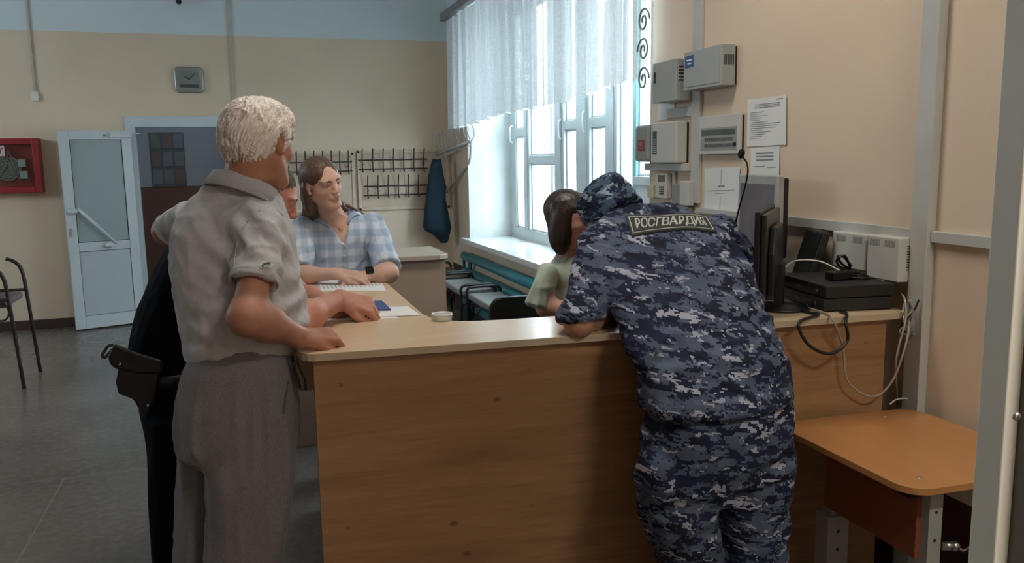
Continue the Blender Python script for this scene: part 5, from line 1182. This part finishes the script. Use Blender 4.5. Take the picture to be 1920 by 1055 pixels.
# ------------------------------------------------------------ 4. seated woman
w2_ = empty('person', (1.16, 3.14, 0), label='seated woman with dark bobbed hair and a pale green top behind the counter', cat='person')
s = .96; HM = frame_from((.74, -.66, -.10), (.0, -.03, 1)); hc = A3(1069, 411, 3.14); nk = A3(1068, 480, 3.16); sh = A3(1026, 510, 3.08); shr = A3(1112, 500, 3.30); el = A3(1022, 596, 3.02)
el = V(A3(1024, 598, 3.06)[0], 3.06, .97); wr = V(el[0] + .22, 2.93, .92)
B = Field(); head(B, hc, HM, s, True); B.u(cone(hc + HM @ V(0, -.025, -.05), nk, .046, .052), .025)
tr_ = [(640, 1040, 1128), (590, 1044, 1125), (550, 1036, 1128), (510, 1030, 1130), (492, 1040, 1118), (484, 1048, 1100)]; B.u(rows(3.16, tr_, [.09, .09, .095, .085, .06, .05]), .03)
arm(B, sh, el, wr, (.030, .038, .036, .024)); elr = V(1.42, 3.22, 1.0); wrr = V(1.40, 2.98, .98); arm(B, shr, elr, wrr, (.042, .038, .036, .024)); hand(B, wr, (.9, -.3, 0), (0, 0, 1), side=1, s=.92); hand(B, wrr, (-.3, -.9, 0), (0, 0, 1), side=-1, s=.92)
put('body', [B.mesh(.0026, hc - .15, hc + .15), B.mesh(.006, V(.9, 2.6, .78), V(1.7, 3.6, hc[2] - .12))], skin('rosy_skin', (.58, .31, .25), (.64, .38, .31)), w2_)
eyes(hc, HM, s, w2_); brows(hc, HM, s, w2_); lashes(hc, HM, s, w2_); lips(hc, HM, s, w2_, mat('lip_pink', (.38, .12, .12), .4))
Sf = Field(); Sf.u(rows(3.16, [(650, 1034, 1132), (600, 1038, 1130), (550, 1029, 1133), (510, 1022, 1138), (492, 1034, 1124), (482, 1044, 1106), (476, 1052, 1092)], [.11, .112, .115, .105, .08, .065, .055]), .03)
for a, b in ((sh, el), (shr, elr)):
    d_ = nrm(b + V(-.04 if a is sh else .04, 0, 0) - a); Sf.u(cut(cone(a, a + d_ * .24, .040, .052), a + d_ * .145, d_), .05)
Sf.c(ell(nk + V(.01, -.01, .03), (.06, .065, .05)), .01)
put('green_top', [Sf.mesh(.0055)], mat('pale_green_cloth', (.44, .52, .44), .8), w2_, 2, folds([((.2, 0, 1), 10, .011, 4, 31), ((1, 0, 0), 10, .005, 4, 32)]))
Tf = Field(); Tf.u(ell((1.2, 3.16, .62), (.19, .16, .14)), .03); Tf.u(cone((1.12, 3.12, .60), (1.12, 2.76, .60), .08, .065), .03).u(cone((1.30, 3.12, .60), (1.30, 2.76, .60), .08, .065), .03).u(cone((1.12, 2.76, .58), (1.12, 2.78, .1), .06, .045), .03).u(cone((1.30, 2.76, .58), (1.30, 2.78, .1), .06, .045), .03)
put('trousers', [Tf.mesh(.009)], mat('black_trousers', (.012, .012, .014), .8), w2_, 2)
for x in (1.12, 1.30): shoe('shoe', (x, 2.75, 0), (0, -1), M_black, w2_, .22)
Hf = Field(); L = lambda *p: hc + HM @ (np.array(p, float) * s); E = lambda p, r, k=.02: Hf.u(ell(L(*p), np.array(r) * s, HM), k * s)
E((0, -.02, .04), (.084, .100, .086)); E((.0, -.030, -.055), (.076, .056, .092), .05); E((.066, -.01, -.055), (.028, .044, .095), .03); E((-.066, -.01, -.055), (.028, .044, .095), .03)
Hf.c(ell(L(0, .115, -.02), np.array((.066, .080, .105)) * s, HM), .012).i(L(0, -.04, -.142), HM @ V(0, -.15, -1), .015)
put('hair', [Hf.mesh(.003)], hairmat('dark_bob_hair', (.018, .012, .010), (.045, .028, .022), .35, (130, 130, 10)), w2_, 1, lambda v: .0018 * (1 - 2 * np.abs(vnoise(((v - hc) @ HM) * V(90, 60, 5)))))
MB().ball(Vector(hc + HM @ (V(.082, .0, -.045) * s)) - w2_.location, .004, 8).build('earring', M_steel, w2_)
ofc = empty('office_chair', (1.2, 3.2, 0), label='black office chair under the seated woman', cat='chair')
MB().prism(rrect(-.22, -.21, .22, .21, .08), .42, .47).build('seat', M_black, ofc, bevel=.015); MB().cyl((0, 0, .06), (0, 0, .42), .025).build('post', M_black, ofc)
for k in range(5):
    a = k * 1.2566; MB().tube([(0, 0, .09), (.27 * math.cos(a), .27 * math.sin(a), .055)], .016, 8).ball((.27 * math.cos(a), .27 * math.sin(a), .026), .025, 12).build('leg', M_black, ofc)
MB().prism(rrect(-.2, .6, .2, .95, .06), .0, .03, frame_M((0, .26, 0), (1, 0, 0), (0, 0, 1), (0, 1, 0))).tube([(0, .2, .44), (0, .28, .46), (0, .285, .7)], .02, 8).build('backrest', M_black, ofc, bevel=.008)
# ------------------------------------------------------------ 5. guard in blue digital camouflage
def camo(name, tint, cell=.0085, rot=.25):
    n = N(name); tc = n.n('ShaderNodeTexCoord'); mp = n.n('ShaderNodeMapping'); mp.inputs['Rotation'].default_value = (0, rot, 0); n.l(tc.outputs['Object'], mp.inputs[0])
    def layer(c_, sc, seed, lo, hi, dist):
        sn = n.n('ShaderNodeVectorMath', operation='SNAP'); sn.inputs[1].default_value = (c_, c_ * 3, c_); add = n.n('ShaderNodeVectorMath', operation='ADD'); add.inputs[1].default_value = (seed, seed * .7, seed * 1.3)
        n.l(mp.outputs[0], sn.inputs[0]); n.l(sn.outputs[0], add.inputs[0]); m2 = n.n('ShaderNodeMapping'); m2.inputs['Scale'].default_value = (1, .35, 2.3); n.l(add.outputs[0], m2.inputs[0])
        f = n.noise(m2.outputs[0], sc, 4, .62, dist); return n.ramp(f, [(lo, 0.0), (hi, 1.0)], True) if False else n.math('GREATER_THAN', f, lo)
    t = lambda c: tuple(a * b for a, b in zip(c, tint))
    c = n.mix(layer(cell, 13, 3.1, .50, 0, .3), t((.013, .016, .042)), t((.060, .076, .122)))
    c = n.mix(layer(cell, 15, 7.7, .56, 0, .3), c, t((.009, .010, .024)))
    c = n.mix(layer(cell, 17, 12.3, .565, 0, .5), c, t((.085, .105, .155)))
    c = n.mix(layer(cell * .75, 17, 21.9, .592, 0, .6), c, t((.29, .295, .37)))
    n.l(c, n.b.inputs['Base Color']); n.b.inputs['Roughness'].default_value = .85; n.b.inputs['Specular IOR Level'].default_value = .2
    n.bump(n.noise(n.coord((1, 1, 1)), 300, 2), .0005, .4); return n.m
M_camo = camo('digital_camo', (1.15, 1.15, 1.15), .0052, -.12); M_cap = camo('digital_camo_cap', (.9, 1.15, 1.1), .006, .5)
gd = empty('person', (1.24, 2.02, 0), label='guard in blue digital camouflage and cap bending over the counter, seen from behind', cat='person')
HM = frame_from((-.30, .68, -.66), (-.25, .52, .85)); hc = A3(1138, 396, 2.81)
nk = A3(1180, 424, 2.66); sh = A3(1125, 458, 2.56); shr = A3(1338, 448, 2.60); el = atZ(1086, 605, K + .036); wr = atZ(1148, 580, K + .03); elr = A3(1392, 545, 2.50); elr = V(elr[0], 2.56, 1.13); wrr = V(1.34, 2.84, 1.04)
B = Field(); head(B, hc, HM, 1.0, sockets=False); B.u(cone(hc + HM @ V(0, -.035, -.05), nk, .058, .066), .03)
B.u(cone(nk + V(.04, -.05, -.08), A3(1340, 740, 2.0), .11, .12, (0, 1, 0), .8), .04)
arm(B, sh, el, wr, (.04, .040, .040, .028)); arm(B, shr, elr, wrr, (.05, .044, .042, .028)); B.u(sph(el + V(-.01, -.01, -.0), .037), .02)
hand(B, wr, (.8, .55, 0), (0, -.1, 1), (.5, .5, .55, .6), side=-1, s=1.03); hand(B, wrr, (-.6, .8, .0), (0, 0, 1), (.3, .3, .35, .4), side=1, s=1.03)
put('body', [B.mesh(.0035, hc - .16, hc + .16), B.mesh(.0032, V(.8, 2.2, K - .01), V(1.7, 3.1, K + .13)), B.mesh(.009, V(.8, 1.7, .7), V(1.8, 2.9, 1.5))], skin('ruddy_skin', (.46, .22, .15), (.55, .28, .20)), gd)
U = Field(); jr = [(384, 1190, 1228, 2.68), (393, 1165, 1258, 2.67), (402, 1140, 1300, 2.66), (412, 1122, 1325, 2.64), (425, 1118, 1338, 2.61), (450, 1102, 1360, 2.55), (480, 1104, 1378, 2.47), (510, 1112, 1390, 2.39), (550, 1142, 1408, 2.29), (600, 1168, 1423, 2.185), (650, 1188, 1446, 2.09), (700, 1207, 1461, 2.045), (730, 1215, 1468, 2.02), (752, 1215, 1470, 2.01)]
bs = [.05, .065, .085, .11, .135, .155, .165, .165, .16, .15, .135, .14, .15, .158]
U.u(rows(0, [(a, b, c) for a, b, c, d in jr], bs, [d for a, b, c, d in jr]), .03)
for a, b, L_, r0, r1 in ((sh, el, .0, .066, .070), (shr, elr, .0, .075, .068)):
    d_ = nrm(b - a); LL = np.linalg.norm(b - a); U.u(cut(cone(a, b + (V(0, 0, -.02) if a is sh else 0), r0, r1), (b + V(0, 0, .006)) if a is sh else b + d_ * .02, (.0, -.15, -1) if a is sh else d_), .03)
U.c(cut(cone(el + V(0, 0, .04), el + V(0, 0, -.05), .048, .058), el + V(0, 0, .03), (0, 0, 1)), .004)
U.u(cone(shr, A3(1405, 520, 2.48), .07, .062), .05)
gf = folds([((1, .2, .25), 7, .015, 3, 41), ((.7, 0, -.6), 10, .009, 3, 42), ((.2, 0, 1), 9, .006, 4, 43)])
def gdisp(v):
    r = gf(v); c = A3(1255, 425, 2.45); g = np.exp(-(((v - c) / V(1.6, 1, 1)) ** 2).sum(1) / .11 ** 2); r = r * (1 - g)
    c = A3(1165, 520, 2.4); g = np.exp(-((v - c) ** 2).sum(1) / .09 ** 2); r += .008 * g * np.sin(((v - c) @ nrm((1, 0, .35))) * 95 + 2 * vnoise(v * 8)); return r
jk_ = put('camouflage_jacket', [U.mesh(.0065)], M_camo, gd, 2, gdisp); cg = Caster(jk_, gd)
MB().rings(band(gd, A3(1172, 400, 2.69), (.95, -.1, -.25), (.1, .8, .45), (-.25, .25, .9), .070, .062, .034, .014, .008), caps=True).build('collar', M_camo, gd)
Tf = Field(); Tf.u(rows(2.01, [(740, 1232, 1458), (770, 1222, 1466), (800, 1217, 1469), (840, 1213, 1469), (880, 1210, 1467), (905, 1211, 1465), (925, 1220, 1458)], [.12, .13, .14, .14, .125, .105, .08]), .03)
Tf.u(rows(2.01, [(860, 1215, 1343), (900, 1210, 1339), (940, 1208, 1334), (975, 1213, 1334), (1010, 1228, 1339), (1055, 1248, 1350), (1120, 1268, 1358), (1200, 1280, 1364), (1240, 1284, 1366)], [.10, .10, .095, .092, .09, .086, .08, .076, .075]), .02)
Tf.u(rows(1.99, [(860, 1340, 1465), (900, 1347, 1465), (940, 1352, 1463), (975, 1354, 1460), (1010, 1354, 1460), (1055, 1362, 1456), (1120, 1368, 1454), (1200, 1372, 1450), (1240, 1374, 1450)], [.10, .10, .098, .094, .09, .084, .08, .076, .075]), .02)
Tf.u(ell(A3(1230, 895, 1.97), (.035, .07, .07)), .02).u(ell(A3(1448, 880, 1.97), (.035, .07, .07)), .02)
put('camouflage_trousers', [Tf.mesh(.007)], M_camo, gd, 2, folds([((1, .2, .2), 9, .015, 3, 51), ((0, 0, 1), 8, .010, 4, 52)]))
for x in (1326, 1412): shoe('boot', A3(x, 1250, 2.0), (0, 1), M_black, gd)
# cap
ax_ = nrm(A3(1122, 352, 2.83) - A3(1148, 398, 2.78)); ax_ = nrm(ax_ + V(-.05, .35, .0)); Rr = nrm(np.cross(ax_, V(-.4, .7, -.5))); cb0 = A3(1143, 388, 2.77) - ax_ * .02; Fd = np.cross(ax_, Rr)
Cf = Field(); Cf.u(loft([(-.035, 0, 0, .094, .110), (0, 0, 0, .097, .112), (.05, 0, 0, .096, .110), (.085, 0, 0, .092, .106), (.10, 0, 0, .085, .098), (.112, 0, 0, .06, .07)], cb0, ax_, Rr, 2.1), .02)
Cf.i(cb0 + ax_ * .112, ax_, .02)
cap = put('cap', [Cf.mesh(.005)], M_cap, gd, 2, folds([(tuple(Rr), 14, .0045, 3, 61), (tuple(ax_), 16, .003, 3, 62)]))
BM = Field(); bc = cb0 + Fd * (.10 if Fd @ V(-.4, .7, -.5) > 0 else -.10) - ax_ * .02; BM.u(ell(bc, (.082, .062, .007), np.stack([Rr, nrm(Fd), ax_], 1)), .0); put('cap_peak', [BM.mesh(.004)], M_cap, gd)
Hf = Field(); Hf.u(ell(hc + HM @ V(0, -.02, .03), (.080, .098, .088), HM)); Hf.i(hc + HM @ V(0, -.06, -.035), HM @ V(0, .2, -1)); put('hair', [Hf.mesh(.005)], bpy.data.materials['short_brown_hair'], gd)
# the back patch
def pfn(inset):
    top = [(1171.5, 405.5), (1205, 404.5), (1239, 405.5), (1275, 400.6), (1300, 402), (1323.8, 406)]; bot = [(1184.4, 445.4), (1208, 439), (1229, 436.3), (1279, 430.5), (1315, 432.5), (1343.7, 437.4)]
    def ev(L_, u):
        t = u * (len(L_) - 1); i = min(int(t), len(L_) - 2); t -= i; t = t * t * (3 - 2 * t) * .5 + t * .5; return V(*L_[i]) * (1 - t) + V(*L_[i + 1]) * t
    def f(u, v):
        u = inset[0] + (1 - 2 * inset[0]) * u; v = inset[1] + (1 - 2 * inset[1]) * v; return tuple(ev(top, u) * (1 - v) + ev(bot, u) * v)
    return f
M_pb = mat('patch_black', (.022, .025, .028), .8); M_pg = mat('patch_silver_thread', (.42, .45, .42), .65, var=.05)
class Smooth:
    def __init__(s, f, nu=8, nv=3):
        s.nu, s.nv = nu, nv; G = np.array([[cg(*f(i / nu, j / nv), 0) for i in range(nu + 1)] for j in range(nv + 1)], float)
        G2 = G.copy(); G2[:, 1:-1] = .25 * G[:, :-2] + .5 * G[:, 1:-1] + .25 * G[:, 2:]; s.G = G2; s.n = nrm(np.cross(G2[0, -1] - G2[0, 0], G2[-1, 0] - G2[0, 0])); s.n = s.n if s.n[1] < 0 else -s.n
    def at(s, u, v, off):
        x, y = min(max(u, 0), 1) * s.nu, min(max(v, 0), 1) * s.nv; i, j = min(int(x), s.nu - 1), min(int(y), s.nv - 1); x -= i; y -= j; x = x * x * (3 - 2 * x) * .4 + x * .6
        p = s.G[j, i] * (1 - x) * (1 - y) + s.G[j, i + 1] * x * (1 - y) + s.G[j + 1, i] * (1 - x) * y + s.G[j + 1, i + 1] * x * y
        return Vector(p + s.n * off)
SM = Smooth(pfn((0, 0)))
class _Q:
    def __call__(s, u, v, off): return SM.at(u, v, off)
pt = decal('back_patch', _Q(), (lambda u, v: (u, v)), 40, 12, -.004, .010, M_pb, gd)
f0 = pfn((0, 0)); b = MB()
def edge(u0, v0, u1, v1, n=30): return [SM.at(u0 + (u1 - u0) * t, v0 + (v1 - v0) * t, .0065) for t in np.linspace(0, 1, n)]
b.tube(edge(.035, .11, .965, .11), .0022, 6).tube(edge(.035, .89, .965, .89), .0022, 6).tube(edge(.035, .11, .035, .89, 8), .0022, 6).tube(edge(.965, .11, .965, .89, 8), .0022, 6)
o = b.build('patch_border', M_pg, pt)
vs, fs = text_mesh('РОСГВАРДИЯ', 1.0, .0); xs = [v[0] for v in vs]; ys = [v[1] for v in vs]; x0, x1, y0, y1 = min(xs), max(xs), min(ys), max(ys)
vv = [SM.at(.09 + .82 * (v[0] - x0) / (x1 - x0), .80 - .60 * (v[1] - y0) / (y1 - y0), .0070) for v in vs]
mb_ = MB()
for dx in (-.0035, 0, .0035): mb_.add([SM.at(.09 + dx + .82 * (v[0] - x0) / (x1 - x0), .81 - .62 * (v[1] - y0) / (y1 - y0), .0070 + abs(dx) * .05) for v in vs], fs)
mb_.build('patch_lettering', M_pg, pt); tl = pt.children[-1]; sd = tl.modifiers.new('s', 'SOLIDIFY'); sd.thickness = .0012; sd.offset = 0
cable('pen', [atZ(1128, 594, K + .005), atZ(1150, 599, K + .005), atZ(1172, 602, K + .005)], .004, M_black, 'thin black pen on the counter by the camouflaged guard\'s elbow', 'pen', 2)
flat('paper_sheet', [(1125, 600), (1215, 600), (1200, 578), (1130, 580)], K, .001, M_paper, 'white paper sheet on the counter beneath the leaning guard', 'paper')
